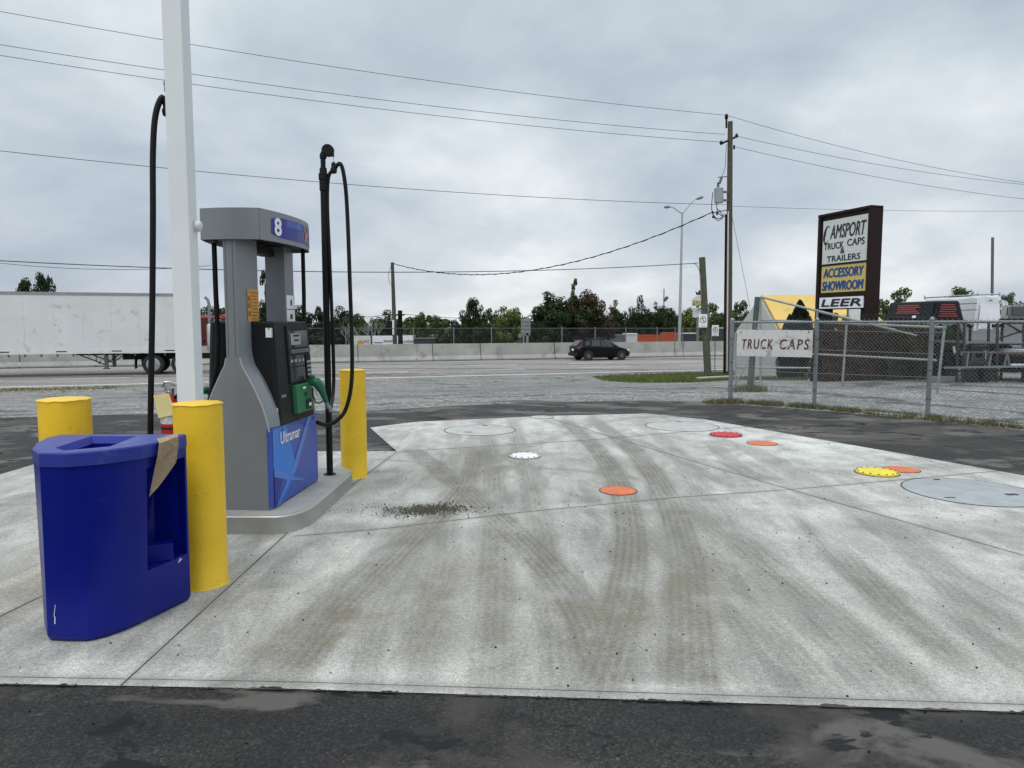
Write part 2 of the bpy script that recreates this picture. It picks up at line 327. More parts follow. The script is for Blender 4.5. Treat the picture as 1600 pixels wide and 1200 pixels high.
# ---- markings
def strip(t0, t1, s0, wd):
    a = MB(); n = max(1, int((t1 - t0) / 10))
    for i in range(n):
        q0, q1 = t0 + (t1 - t0) * i / n, t0 + (t1 - t0) * (i + 1) / n
        a.add([(*TS(q0, s0), -1.1), (*TS(q1, s0), -1.1), (*TS(q1, s0 + wd), -1.1), (*TS(q0, s0 + wd), -1.1)], [(0, 1, 2, 3)])
    return a
a = MB()
for (t0, t1, s, wd) in [(-140, 240, 33.9, .22), (-140, 240, 47.2, .12)]: q = strip(t0, t1, s, wd); a.add(q.v, q.f)
def t_of(p): return p.x * TX + p.y * TY
ph = t_of(Vector((*GP(730, 577, -1.1), 0)))
for k in range(-14, 18):
    for s_, o_ in ((38.0, 0), (42.2, 1.0)):
        q = strip(ph + k * 6.7 + o_, ph + k * 6.7 + 3.2 + o_, s_, .17); a.add(q.v, q.f)
a.build('road_markings', MT['line_white'], kind='structure')
# ================================================================== concrete pad with painted-in wear (attributes on a fine grid)
LB = [(8.25, -1.355), (10.15, -2.05), (10.75, -1.466), (11.43, .519), (11.76, 2.24)]
def rb(y):
    if y <= 11.04: return 3.01 + (11.04 - y) * .505
    return 3.01 + (2.24 - 3.01) * (y - 11.04) / (.72)
def yfront(x): return 2.806 - (x + .923) * .0603 if x > -.923 else 2.806 + (-.923 - x) * .034
def grid_block(rows, cols, fn):
    return np.array([[fn(i / (rows - 1), j / (cols - 1)) for j in range(cols)] for i in range(rows)])
def blockA(a, b):
    yb = 2.75 + (8.25 - 2.75) * (a ** 1.35)
    x = -5.1 + b * (rb(yb) + 5.1); yf = yfront(x)
    return (x, yf + (8.25 - yf) * (a ** 1.35))
def blockB(a, b):
    y = 8.25 + a * (11.76 - 8.25); xl = np.interp(y, [q[0] for q in LB], [q[1] for q in LB]); return (xl + b * (rb(y) - xl), y)
GA = grid_block(300, 620, blockA); GB = grid_block(110, 260, blockB)
P = np.vstack([GA.reshape(-1, 2), GB.reshape(-1, 2)])
def gfaces(r, c, o):
    i, j = np.meshgrid(np.arange(r - 1), np.arange(c - 1), indexing='ij'); k = o + i * c + j
    return np.stack([k, k + 1, k + c + 1, k + c], -1).reshape(-1, 4)
F = np.vstack([gfaces(300, 620, 0), gfaces(110, 260, 300 * 620)])
def polyd(P, pts, sm=False):
    pts = [np.array(GP(*p)) for p in pts]
    if sm:
        o_ = []
        for i in range(len(pts) - 1):
            p0, p1, p2, p3 = pts[max(i - 1, 0)], pts[i], pts[i + 1], pts[min(i + 2, len(pts) - 1)]
            for t in np.arange(8) / 8: o_.append(.5 * (2 * p1 + (p2 - p0) * t + (2 * p0 - 5 * p1 + 4 * p2 - p3) * t * t + (3 * p1 - p0 - 3 * p2 + p3) * t ** 3))
        pts = o_ + [pts[-1]]
    pts = np.array(pts); D = np.full(len(P), 1e9); U = np.zeros(len(P)); V = np.zeros(len(P)); acc = 0
    for a, b in zip(pts[:-1], pts[1:]):
        d = b - a; l = np.hypot(*d); d = d / l; r = P - a; t = r @ d; tc = np.clip(t, 0, l)
        e = r - tc[:, None] * d; dd = np.hypot(e[:, 0], e[:, 1]); sg = d[0] * r[:, 1] - d[1] * r[:, 0]
        m = dd < D; D[m] = dd[m]; U[m] = np.sign(sg[m]) * dd[m]; V[m] = acc + tc[m]; acc += l
    return D, U, V, acc
joints = [[(184, 1077), (352, 922), (450, 832), (560, 751), (620, 706)], [(460, 838), (600, 826), (820, 800), (1060, 777), (1235, 765), (1560, 736)],
          [(857, 653), (1080, 720), (1235, 765), (1600, 868)], [(620, 706), (927, 687), (1080, 674), (1200, 664)], [(-40, 983), (60, 934), (330, 850)], [(-60, 790), (55, 788), (330, 778)]]
JD = np.full(len(P), 9.0)
for j in joints: JD = np.minimum(JD, polyd(P, j)[0])
yf = np.array([yfront(x) for x in P[:, 0]]); JD = np.minimum(JD, np.abs(P[:, 1] - yf - .055))
tracks = [  # pixels, width m, strength, brown, rib
 ([(640, 700), (700, 745), (760, 795), (840, 870), (905, 950), (960, 1080)], .26, .75, .2), ([(745, 700), (725, 760), (640, 850), (545, 945), (430, 1072)], .22, .8, .7),
 ([(700, 790), (600, 870), (480, 975), (370, 1075)], .20, .55, .8), ([(640, 830), (540, 920), (380, 1060)], .14, .35, .6),
 ([(880, 655), (930, 700), (968, 760), (985, 830), (975, 930), (930, 1085)], .24, .8, .55), ([(925, 655), (985, 700), (1035, 765), (1066, 850), (1075, 940), (1080, 1088)], .26, .75, .5),
 ([(755, 655), (768, 720), (775, 850), (765, 1080)], .22, .5, .6), ([(800, 655), (812, 700), (850, 850), (880, 1082)], .20, .45, .5),
 ([(700, 655), (712, 700), (700, 800), (690, 900), (650, 1075)], .18, .35, .5), ([(1110, 690), (1160, 735), (1225, 752)], .22, .6, .0),
 ([(1150, 690), (1330, 790), (1480, 900), (1620, 1060)], .3, .4, .3), ([(1050, 770), (1180, 870), (1330, 1000), (1440, 1100)], .3, .5, .4),
 ([(1000, 800), (1110, 900), (1215, 1010), (1290, 1100)], .3, .4, .3), ([(1080, 862), (1120, 878), (1185, 893)], .05, .8, .0),
 ([(560, 715), (700, 725), (900, 735), (1040, 755)], .1, .5, .1), ([(640, 712), (800, 745), (980, 800)], .08, .35, .1),
 ([(1270, 960), (1330, 985), (1400, 992)], .02, .8, .0), ([(1140, 1040), (1200, 1050), (1265, 1052)], .02, .7, .0), ([(1480, 930), (1540, 950), (1600, 955)], .04, .7, .0), ([(1240, 800), (1300, 870), (1420, 990)], .10, .6, .2), ([(1310, 850), (1380, 930), (1500, 1040)], .16, .6, .4),
 ([(840, 652), (900, 672), (1000, 690), (1140, 760)], .14, .45, .1), ([(1250, 640), (1180, 650), (980, 654), (850, 690), (745, 740), (620, 905), (560, 1076)], .16, .4, .5),
 ([(990, 655), (1050, 700), (1120, 800), (1250, 960), (1400, 1105)], .22, .35, .2), ([(390, 830), (480, 770), (560, 740), (650, 735)], .18, .35, .6)]
TM = np.zeros(len(P)); TU = np.zeros(len(P)); TV = np.zeros(len(P)); TB = np.zeros(len(P))
for px_, wd, st, br in tracks:
    D, U, V, ln = polyd(P, px_, True); m = np.clip((wd / 2 + .03 - D) / .06, 0, 1) * st * 1.3 * np.clip(V / .5, .0, 1) ** .5 * np.clip((ln - V) / .25 + .25, 0, 1)
    k = m > TM; TM[k] = m[k]; TU[k] = U[k]; TV[k] = V[k]; TB = np.maximum(TB, np.clip((wd * 1.3 - D) / (wd * 1.3), 0, 1) * st * br)
def blob(px_, rx, ry, s): c = np.array(GP(*px_)); return s * np.exp(-(((P[:, 0] - c[0]) / rx) ** 2 + ((P[:, 1] - c[1]) / ry) ** 2))
LT = np.zeros(len(P)); DK = np.zeros(len(P))
for b in [((1050, 1078), .22, .07, 1.4), ((560, 1050), .8, .10, .45), ((300, 1050), .9, .14, .55), ((1480, 1085), .5, .12, .5), ((1340, 960), .25, .5, .35), ((650, 665), 1.2, .9, .5), ((1300, 700), 1.5, 1.2, .6),
          ((1150, 715), .5, .25, .5), ((1420, 800), 1.4, .25, .6), ((1560, 870), .8, .5, .6), ((600, 812), .6, .12, .8), ((930, 790), .6, .1, .5), ((720, 690), .7, .4, .3), ((20, 870), .8, .9, .2), ((850, 700), .25, .7, .4), ((960, 665), 3.0, 1.0, .7), ((1250, 690), 1.6, 1.2, .5), ((1450, 790), 1.5, .8, .4),
          ((1120, 770), .12, .06, .9), ((740, 960), .12, .5, .2), ((1030, 900), .1, .4, .2)]: LT += blob(*b)
for b in [((668, 796), .26, .13, 3.2), ((960, 800), .35, .12, .7), ((1070, 800), .12, .08, .7), ((700, 745), .9, .5, .35), ((1080, 850), 1.4, .7, .35), ((1250, 880), 1.0, .6, .3), ((950, 1000), .5, .4, .3), ((590, 800), .5, .3, .25),
          ((1190, 740), .2, .3, .6), ((380, 900), .25, .5, .4), ((30, 930), .4, .4, .45), ((320, 945), .25, .12, .5), ((600, 745), .3, .2, .3), ((720, 640), .1, .3, .3), ((1500, 830), .8, .3, .25)]: DK += blob(*b)
for b in [((680, 960), .35, .55, .7), ((980, 960), .45, .45, .8), ((450, 990), .35, .3, .6), ((1430, 990), .30, .35, .6), ((700, 730), .5, .45, .6), ((760, 880), .3, .4, .5), ((330, 940), .3, .2, .5), ((30, 900), .5, .3, .6), ((1080, 900), .25, .5, .4), ((860, 760), .3, .3, .3)]: TB += blob(*b)
me = bpy.data.meshes.new('concrete_pad'); me.vertices.add(len(P)); me.vertices.foreach_set('co', np.column_stack([P, np.zeros(len(P))]).ravel())
me.loops.add(len(F) * 4); me.loops.foreach_set('vertex_index', F.ravel().astype(np.int32)); me.polygons.add(len(F)); me.polygons.foreach_set('loop_start', np.arange(len(F), dtype=np.int32) * 4)
me.update(calc_edges=True)
for nm, arr in (('jd', JD), ('tm', TM), ('tu', TU), ('tv', TV), ('tb', TB), ('lt', LT), ('dk', DK)):
    at = me.attributes.new(nm, 'FLOAT', 'POINT'); at.data.foreach_set('value', arr.astype(np.float32))
pm = bpy.data.materials.new('pad_concrete'); pm.use_nodes = True; nt = pm.node_tree; pb = nt.nodes['Principled BSDF']
at = lambda n: N(nt, 'ShaderNodeAttribute', attribute_name=n).outputs['Fac']
tc = N(nt, 'ShaderNodeTexCoord')
def pn(scale, det=6, rough=.6, dist=0, sc3=(1, 1, 1), rot=0.0):
    mp = N(nt, 'ShaderNodeMapping'); mp.inputs['Scale'].default_value = sc3; mp.inputs['Rotation'].default_value = (0, 0, rot); L(nt, tc.outputs['Object'], mp.inputs[0])
    n = N(nt, 'ShaderNodeTexNoise', inp={'Scale': scale, 'Detail': det, 'Roughness': rough, 'Distortion': dist}); L(nt, mp.outputs[0], n.inputs[0]); return n.outputs[0]
nb = pn(.7, 6, .6, .5); nm_ = pn(3.2, 8, .65, .3); nf = pn(110, 3, .8); nstk = pn(2.2, 6, .65, .6, (2.2, .55, 1), R(12)); nsp = pn(26, 5, .75)
c = ramp(nt, nb, [(.32, (.27, .262, .235)), (.5, (.35, .343, .315)), (.66, (.44, .435, .405))])
c = mix(nt, .38, c, ramp(nt, nstk, [(.34, .12), (.5, .5), (.66, .88)]), 'OVERLAY')
c = mix(nt, .30, c, ramp(nt, nm_, [(.35, .3), (.65, .7)]), 'OVERLAY')
lt = M(nt, 'MULTIPLY', at('lt'), ramp(nt, nm_, [(.35, .15), (.6, 1.0)]), clamp=True); c = mix(nt, M(nt, 'MULTIPLY', lt, .8, clamp=True), c, (.64, .635, .60))
dk = M(nt, 'MULTIPLY', at('dk'), ramp(nt, nsp, [(.36, .1), (.62, 1.0)]), clamp=True); c = mix(nt, M(nt, 'MULTIPLY', dk, .75, clamp=True), c, (.145, .135, .115))
tu, tv, tm_ = at('tu'), at('tv'), at('tm')
rib = M(nt, 'MULTIPLY_ADD', M(nt, 'SINE', M(nt, 'ADD', M(nt, 'MULTIPLY', tu, 2 * math.pi / .048), M(nt, 'MULTIPLY', nsp, 1.5))), .5, .5)
blk = M(nt, 'MULTIPLY_ADD', M(nt, 'SINE', M(nt, 'ADD', M(nt, 'MULTIPLY', tv, 2 * math.pi / .028), M(nt, 'MULTIPLY', nm_, 40))), .5, .5)
tread = M(nt, 'ADD', M(nt, 'MULTIPLY', rib, .26), M(nt, 'MULTIPLY', M(nt, 'MULTIPLY', blk, ramp(nt, nsp, [(.4, 0.0), (.6, 1.0)])), .22)); tread = M(nt, 'ADD', tread, .5)
tmm = M(nt, 'MULTIPLY', tm_, M(nt, 'MULTIPLY', tread, ramp(nt, nm_, [(.30, .25), (.6, 1.0)])), clamp=True)
c = mix(nt, M(nt, 'MULTIPLY', tmm, 1.0, clamp=True), c, (.105, .095, .074))
tb = M(nt, 'MULTIPLY', at('tb'), ramp(nt, nm_, [(.38, .1), (.62, 1.0)]), clamp=True); c = mix(nt, M(nt, 'MULTIPLY', tb, .85, clamp=True), c, (.185, .165, .12))
c = mix(nt, .55, c, ramp(nt, nf, [(.36, .2), (.64, .8)]), 'OVERLAY'); c = mix(nt, .35, c, ramp(nt, pn(38, 6, .8), [(.36, .15), (.64, .85)]), 'OVERLAY')
# small dark specks of grit
vo = N(nt, 'ShaderNodeTexVoronoi', inp={'Scale': 9.0}); L(nt, tc.outputs['Object'], vo.inputs['Vector'])
gsp = M(nt, 'MULTIPLY', M(nt, 'LESS_THAN', vo.outputs['Distance'], M(nt, 'MULTIPLY', nsp, .05)), M(nt, 'GREATER_THAN', nm_, .54)); c = mix(nt, M(nt, 'MULTIPLY', gsp, .7), c, (.06, .055, .05))
jd = at('jd'); jn = M(nt, 'ADD', jd, M(nt, 'MULTIPLY', nsp, .002))
c = mix(nt, ramp(nt, jd, [(.0, .45), (.05, 0.0)]), c, (.19, .185, .165)); 
L(nt, c, pb.inputs['Base Color']); L(nt, ramp(nt, nb, [(.3, .68), (.7, .88)]), pb.inputs['Roughness'])
hgt = M(nt, 'ADD', M(nt, 'MULTIPLY', nf, .5), 0.0)
bp = N(nt, 'ShaderNodeBump', inp={'Strength': .35, 'Distance': .006}); L(nt, hgt, bp.inputs['Height']); L(nt, bp.outputs[0], pb.inputs['Normal'])
me.materials.append(pm); o = bpy.data.objects.new('concrete_pad', me); col.objects.link(o); o['kind'] = 'structure'
if me.polygons[0].normal.z < 0: me.flip_normals()
# saw-cut joints: thin dark recess strips, wobbling slightly
ja = MB()
def jstrip(pts, wd=.0075):
    pts = [Vector((*p, 0)) for p in pts]; q = []
    for a_, b_ in zip(pts[:-1], pts[1:]):
        n_ = max(2, int((b_ - a_).length / .15)); q += [a_.lerp(b_, i / n_) for i in range(n_)]
    q.append(pts[-1]); vs = []
    for i, p in enumerate(q):
        d = (q[min(i + 1, len(q) - 1)] - q[max(0, i - 1)]).normalized(); nn = Vector((-d.y, d.x, 0)); w_ = wd * (.5 + .22 * mnoise.noise(Vector((i * .7, wd * 99, p.x)))); vs += [p + nn * w_ + Vector((0, 0, .0015)), p - nn * w_ + Vector((0, 0, .0015))]
    ja.add(vs, [(2 * i, 2 * i + 1, 2 * i + 3, 2 * i + 2) for i in range(len(q) - 1)])
def keep(j):
    return [GP(*p) for p in j]
jstrip(keep([(186, 1074), (352, 922), (450, 832), (560, 751), (620, 706)])); jstrip(keep(joints[1]), .006); jstrip(keep(joints[2]), .007); jstrip(keep([(622, 706), (927, 687), (1080, 674), (1196, 664.5)]), .008)
jstrip(keep([(-40, 983), (60, 934), (330, 850)])); jstrip([(x, yfront(x) + .055) for x in np.linspace(-5, 3, 40)], .003)
ja.build('pad_joints', mat('joint_dark', (.06, .055, .048), .95, var=.4, vs=6), kind='structure')
# asphalt crumbs creeping over the front edge of the pad
a = MB(); n = 420; X0, X1 = -2.6, 3.6; lo, hi = [], []
for i in range(n):
    x = X0 + (X1 - X0) * i / (n - 1); h = -.008 + .032 * mnoise.fractal(Vector((x * 4.5, 4, 0)), .45, 2.4, 8) + .012 * mnoise.noise(Vector((x * 40, 1, 3)))
    lo.append((x, yfront(x) - .012, .0015)); hi.append((x, yfront(x) + max(-.011, h), .0015))
a.add(lo + hi, [(i, i + 1, n + i + 1, n + i) for i in range(n - 1)]); a.build('asphalt_edge', g_new, kind='structure')
# ================================================================== manhole covers
def flat_disc(c, r, z0, z1, n=40, wob=0.0):
    a = MB(); pr = [(r, z0), (r, z1 - .003), (r - .006, z1), (0.001, z1)]; a.lathe(pr, (c[0], c[1], 0), n); return a
def cover(pl, pr, key, label, h=.012, bolts=0, rim=.010, name='manhole_cover', grp='manhole covers in the concrete pad', marks=None, zoff=0.0):
    a_, b_ = Vector((*GP(*pl), 0)), Vector((*GP(*pr), 0)); c = (a_ + b_) / 2; r = (b_ - a_).length / 2
    t = thing(name, (c.x, c.y, zoff), label, 'manhole cover', grp)
    q = MB(); q.lathe([(r - .001, .002), (r - .001, .004), (r + rim, .004), (r + rim, .002)], (0, 0, 0), 48); q.build('rim', MT['rim_black'], t)
    q = MB(); q.lathe([(r, .001), (r, h - .003), (r - .008, h), (.001, h)], (0, 0, 0), 48); q.build('lid', MT[key], t, smooth=30)
    if bolts:
        for i in range(bolts):
            an = 2 * math.pi * i / bolts; q = MB(); q.cyl((math.cos(an) * (r - .012), math.sin(an) * (r - .012), h - .001), (math.cos(an) * (r - .012), math.sin(an) * (r - .012), h + .006), .009, n=6)
            q.build('bolt', MT['rim_black'], t)
    for (dx, dy, sx, sy) in (marks or []):
        q = MB(); q.box((dx * r, dy * r, h + .002), (sx, sy, .005)); q.build('handle_slot', MT['rim_black'], t)
    return t
cover((695, 672), (805, 672), 'cover_conc', 'large concrete-grey round cover near the far left corner of the pad', .004, marks=[(.1, .85, .08, .03), (-.3, -.45, .1, .03)])
cover((1010, 666), (1121, 666), 'cover_conc', 'large pale round cover near the far right corner of the pad', .004, marks=[(.1, .8, .07, .03)])
cover((1422, 768), (1612, 768), 'cover_grey', 'large smooth blue-grey cover at the right edge of the photo', .005, marks=[(-.05, .85, .05, .03), (.45, -.25, .05, .05), (.55, -.25, .04, .05), (-.62, -.45, .09, .012)])
cover((796, 713), (844, 713), 'cover_white', 'small bright white bolted cover in the middle of the pad', .016, 14)
cover((938, 767), (994, 767), 'cover_orange', 'orange painted cover nearest the camera, alone between the tyre tracks', .008)
cover((1110, 680), (1158, 680), 'cover_red', 'small red bolted cover toward the far right of the pad', .016, 14)
cover((1169, 693), (1213, 693), 'cover_orange', 'small orange painted cover just right of the red one', .008)
cover((1339, 739), (1401, 739), 'cover_yellow', 'yellow bolted cover overlapping the edge of an orange cover', .02, 16)
cover((1385, 734), (1434, 734), 'cover_orange', 'orange painted cover partly hidden by the yellow one', .008)
cover((828, 652), (864, 652), 'cover_conc', 'tiny grey cover at the far edge of the pad', .006)
# gravel spill
a = MB(); c0 = GP(670, 797)
for i in range(1700):
    x = c0[0] + random.gauss(0, .15) * random.choice((1, 1, 1, 1.8)); y = c0[1] + random.gauss(0, .085) + .03 * math.sin(x * 9); r = random.uniform(.0015, .0055) * random.choice((1, 1, 1, 1.6))
    a.lathe([(r * .5, 0), (r, r * .6), (r * .4, r * 1.3)], (x, y, 0), 5)
tag(a.build('gravel', mat('gravel', (.07, .065, .045), .95, var=.5, vs=60)), 'dark loose gravel and dead leaves spilled on the concrete beside the pump', 'gravel', kind='stuff')
a = MB()
for i in range(620):
    x = random.uniform(-3.6, 5.5); y = random.uniform(2.0, 9); r = random.uniform(.002, .0065)
    a.lathe([(r * .5, 0), (r, r * .6), (r * .4, r * 1.1)], (x, y, -.004 if y < yfront(x) else 0), 5)
tag(a.build('grit', MT['wood_dark']), 'scattered dark pebbles and bits of grit on the pavement', 'grit', kind='stuff')
# ================================================================== bollards
def bollard(x, y, z, h, r, label):
    t = thing('bollard', (x, y, z), label, 'bollard', 'yellow bollards round the pump island')
    n = 48; prof = [(0.0, 0), (.25 * h, 0), (.5 * h, 0), (.8 * h, 0), (h - .02, 0)]
    a = MB(); vs = []
    rings = []
    for k, zz_ in enumerate([0, .01, .25 * h, .5 * h, .75 * h, .93 * h, h - .018, h - .006, h]):
        rr = r + (.006 if k == 0 else 0) - (.004 if k == 8 else 0)
        rings.append([(math.cos(2 * math.pi * i / n) * (rr + .0012 * mnoise.noise(Vector((i * .4, k, x)))), math.sin(2 * math.pi * i / n) * (rr + .0012 * mnoise.noise(Vector((i * .4, k + 9, y)))), zz_ + (.003 * mnoise.noise(Vector((i * .9, x, 3))) if k > 5 else 0)) for i in range(n)])
    a.loft(rings, caps=False).build('post', MT['yellow_paint'], t, smooth=50)
    a = MB(); a.lathe([(r - .004, h - .01), (r - .004, h), (r * .7, h + .006), (.001, h + .008)], n=48); a.build('cap', MT['yellow_paint'], t, smooth=40)
    a = MB(); pts = []                                           # the dried paint lip round the top
    for i in range(61): an = 2 * math.pi * i / 60; d = .006 * mnoise.noise(Vector((i * .35, x * 3, 1))); pts.append((math.cos(an) * (r + .001), math.sin(an) * (r + .001), h - .004 + d))
    a.tube(pts, .0042, 6, False, rf=[.0035 + .002 * mnoise.noise(Vector((i * .8, y, 5))) for i in range(61)]); a.build('paint_lip', MT['yellow_paint'], t, smooth=60)
    return t
bollard(-1.785, 4.005, 0, 1.05, .131, 'yellow bollard nearest the camera, touching the blue bin')
bollard(-2.645, 4.17, 0, 1.055, .137, 'yellow bollard behind the left end of the blue bin')
bollard(-1.55, 6.88, 0, 1.05, .125, 'yellow bollard standing alone beyond the pump island')
# ================================================================== pump island
YAW = -math.atan(.068)
DH = .13
isl = thing('pump_island', (-2.0, 5.7, 0), 'raised concrete island with a rounded steel curb under the fuel pump', 'island')
rt = [GP(440, 835), GP(470, 822), GP(500, 797), GP(543, 753)]
out = [(-2.9, 4.955), (-1.68, 4.955), (-1.62, 4.975), (-1.575, 5.02), (-1.53, 5.1), (-1.50, 5.2), (-1.49, 5.35), (-1.47, 6.35), (-1.485, 6.5), (-1.53, 6.6), (-1.60, 6.66), (-2.5, 6.7), (-2.6, 6.6), (-3.0, 5.05)]
def inset(p, d):
    n = len(p); cx = sum(q[0] for q in p) / n; cy = sum(q[1] for q in p) / n; r_ = []
    for i in range(n):
        a_, b_, c_ = Vector(p[i - 1]), Vector(p[i]), Vector(p[(i + 1) % n]); e1 = (b_ - a_).normalized(); e2 = (c_ - b_).normalized()
        nn = Vector((-(e1 + e2).y, (e1 + e2).x)).normalized(); k = max(.5, nn.dot(Vector((-e1.y, e1.x)))); r_.append(tuple(b_ + nn * d / k))
    return r_
q = MB(); q.prism(inset(out, .022), 0, DH - .001, bot=False).build('island_top', MT['island_conc'], isl, world=True)
rings = []
for d, z in ((0, 0), (0, DH - .028), (-.003, DH - .022), (-.003, DH - .008), (.004, DH + .001), (.020, DH + .003), (.026, DH - .003)): rings.append([(x, y, z) for x, y in inset(out, d)])
q = MB(); q.loft(rings, caps=False).build('steel_curb', MT['island_steel'], isl, world=True, smooth=35)
# ================================================================== fuel pump
PO = (-1.985, 5.63, DH)
pump = thing('fuel_pump', PO, 'grey and black fuel pump numbered 8 with a blue lower panel on the island', 'fuel pump', rz=YAW)
zb = DH
def prof_w(tab, z): return float(np.interp(z, [a[0] for a in tab], [a[1] for a in tab]))
FR = [(0, .25), (.58 - 0, .25), (.66, .235), (.76, .205), (.88, .155), (.98, .105), (1.06, .062), (1.12, .047), (2.05, .047)]
BK = [(0, .25), (.60, .25), (.606, .276), (.68, .270), (.80, .238), (.92, .188), (1.0, .145), (1.06, .105), (1.12, .088), (1.2, .080), (2.05, .080)]
zs = [0, .3, .5, .58, .60, .606, .64, .70, .76, .82, .88, .93, .98, 1.02, 1.06, 1.09, 1.12, 1.16, 1.2, 1.6, 2.0]
def endcap(sgn, xo=0.0):
    rings = []
    for z in zs:
        f, b = prof_w(FR, z), prof_w(BK, z); y0, y1, y2 = -.5, -.455, -.22
        mid = f + (b - f) * .35; k = 1 if z > .6 else 0
        ring = [(-f, y0), (f, y0), (f + .004, y0 + .012), (mid + .0, y1), (b, y1 + .05), (b, y2), (-b, y2), (-b, y1 + .05), (-mid, y1), (-f - .004, y0 + .012)]
        rings.append([(x + xo * min(1, max(0, (z - .6) / .5)), y * sgn, z) for x, y in ring])
    return MB().loft(rings)
for sg, xo in ((-1, 0), (1, .035)):
    e = endcap(-sg, xo).build('end_column', MT['pump_grey'], pump, smooth=28)
    if sg < 0:
        g = MB()
        for x in (-.03, .022): g.box((x, -.5005, 1.6), (.003, .003, .95))
        g.build('groove', MT['dark_steel'], e)
        g = MB()                                                  # bright edge moulding following the shoulder
        for s_ in (-1, 1):
            pts = [(s_ * (prof_w(FR, z) + .003), -.498, z) for z in zs if .5 < z < 1.15]; g.tube(pts, .006, 6)
        g.build('edge_trim', MT['pump_light'], e, smooth=50)
# lower body + blue panel
q = MB(); q.box((0, 0, .29), (.46, .56, .56)); q.build('lower_cabinet', MT['pump_black'], pump)
for sx in (1, -1):
    q = MB(); q.prism([(sx * .250, -.502), (sx * .262, -.47), (sx * .262, .49), (sx * .235, .50), (sx * .235, -.505)], .012, .60)
    bpn = q.build('blue_panel', MT['blue_mid'], pump, bevel=.003)
    if sx == 1:
        X = .2635
        def P3(y, z, dx=0.0): return (X + dx, y, z)
        def pp(pts, key, dx, nm='printed_band'):
            MB().slab([P3(y, z, dx) for y, z in pts], .0006).build(nm, MT[key], bpn)
        pp([(-.47, .015), (-.47, .598), (-.30, .598), (-.42, .015)], 'blue_deep', 0)
        pp([(-.465, .30), (-.465, .597), (-.2, .597), (-.02, .22), (-.16, .12), (-.30, .2)], 'blue_sky', .0008)
        pp([(-.44, .014), (-.03, .20), (.35, .597), (.26, .597), (-.10, .24)], 'blue_light', .0016)
        pp([(-.46, .30), (-.10, .165), (.13, .10), (.13, .086), (-.11, .14), (-.46, .24)], 'blue_light', .0022)
        pp([(-.44, .014), (-.36, .014), (-.02, .21), (-.10, .18)], 'blue_sky', .0028)
        pp([(-.46, .24), (-.30, .18), (-.44, .03), (-.46, .03)], 'blue_deep', .0032)
        g = text_fit('Ultramar', .40, .092, bold=.012); q = MB(); put_text(q, g, P3(-.13, .505, .0045), (0, 1, 0), (0, 0, 1)); q.build('lettering', MT['white_print'], bpn)
        for y in (-.28, .40):
            q = MB(); q.cyl((X, y, .565), (X + .004, y, .565), .008, n=10); q.build('lock', MT['black_print'], bpn)
# middle cabinet (display housing), slanted outward toward the bottom
q = MB(); xo = lambda z: .285 - (z - .60) * .055
rings = [[(-xo(z), -.34 - .0, z), (-xo(z) + .03, -.36, z), (xo(z) - .03, -.36, z), (xo(z), -.34, z), (xo(z), .36, z), (-xo(z), .36, z)] for z in (.60, .72, 1.37, 1.385)]
rings[-1] = [(x * .96, y * .98, z) for x, y, z in rings[-1]]
cab = q.loft(rings).build('display_cabinet', MT['pump_black'], pump, bevel=.006)
for sx in (1, -1):
    fx = lambda z, d=0.0: sx * (xo(z) + d)
    def face(y0, y1, z0, z1, d, th, key, nm, par, bev=0):
        pts = [(fx(z0, d), y0, z0), (fx(z0, d), y1, z0), (fx(z1, d), y1, z1), (fx(z1, d), y0, z1)]
        q = MB(); vs = pts + [(p[0] - sx * th, p[1], p[2]) for p in pts]; q.add(vs, [(0, 1, 2, 3), (7, 6, 5, 4), (0, 4, 5, 1), (1, 5, 6, 2), (2, 6, 7, 3), (3, 7, 4, 0)])
        return q.build(nm, MT[key], par, bevel=bev)
    bz = face(-.13, .34, .90, 1.35, .012, .014, 'pump_black', 'bezel', pump, .004)
    face(-.10, .30, 1.18, 1.31, .0135, .003, 'screen_glass', 'sales_screen', bz); face(-.06, .14, 1.20, 1.29, .015, .002, 'cover_grey' if sx == 1 else 'screen_glass', 'price_display', bz)
    face(-.11, .31, 1.135, 1.165, .03, .03, 'dark_steel', 'shelf', bz)
    face(-.11, .20, 1.03, 1.115, .0135, .003, 'screen_glass', 'grade_screen', bz); face(-.11, .20, .915, 1.02, .0135, .003, 'screen_glass', 'card_reader_screen', bz)
    face(.215, .32, .915, 1.115, .022, .02, 'black_metal', 'keypad', bz, .003)
    gp_ = face(-.08, .27, .66, .885, .035, .05, 'green_panel', 'grade_panel', pump, .006)
    face(.06, .12, .845, .86, .0365, .002, 'white_print', 'sticker', gp_); face(.08, .13, .785, .815, .04, .004, 'black_print', 'button', gp_, .002)
    face(.10, .20, .68, .755, .045, .01, 'black_print', 'nozzle_boot', gp_, .004); face(.14, .19, .70, .725, .047, .003, 'white_print', 'sticker', gp_)
    q = MB(); q.cyl((fx(.9, .0), -.24, .82), (fx(.9, .012), -.24, .82), .012, n=14); q.build('lock', MT['steel'], cab, smooth=40)
    face(-.30, -.25, .81, .83, .001, .001, 'galv', 'sticker', cab)
q = MB(); q.box((.215, -.362, 1.30), (.05, .002, .07)); q.build('sticker', MT['white_print'], cab)
for sx in (1,):
    for i in range(4):
        for j in range(3):
            y = .235 + j * .028; z = .95 + i * .035; x = xo(z) + .0235; MB().box((x, y, z), (.004, .018, .02)).build('key', MT['lamp_grey'], bz)
    for y in (-.08, .0, .08, .16): z = 1.075; MB().box((xo(z) + .016, y, z), (.003, .04, .022)).build('grade_button', MT['cover_grey'], bz)
    for z, w_ in ((1.272, .13), (1.235, .10)): MB().box((xo(z) + .0175, .05, z), (.001, w_, .014)).build('digit_row', MT['black_print'], bz)
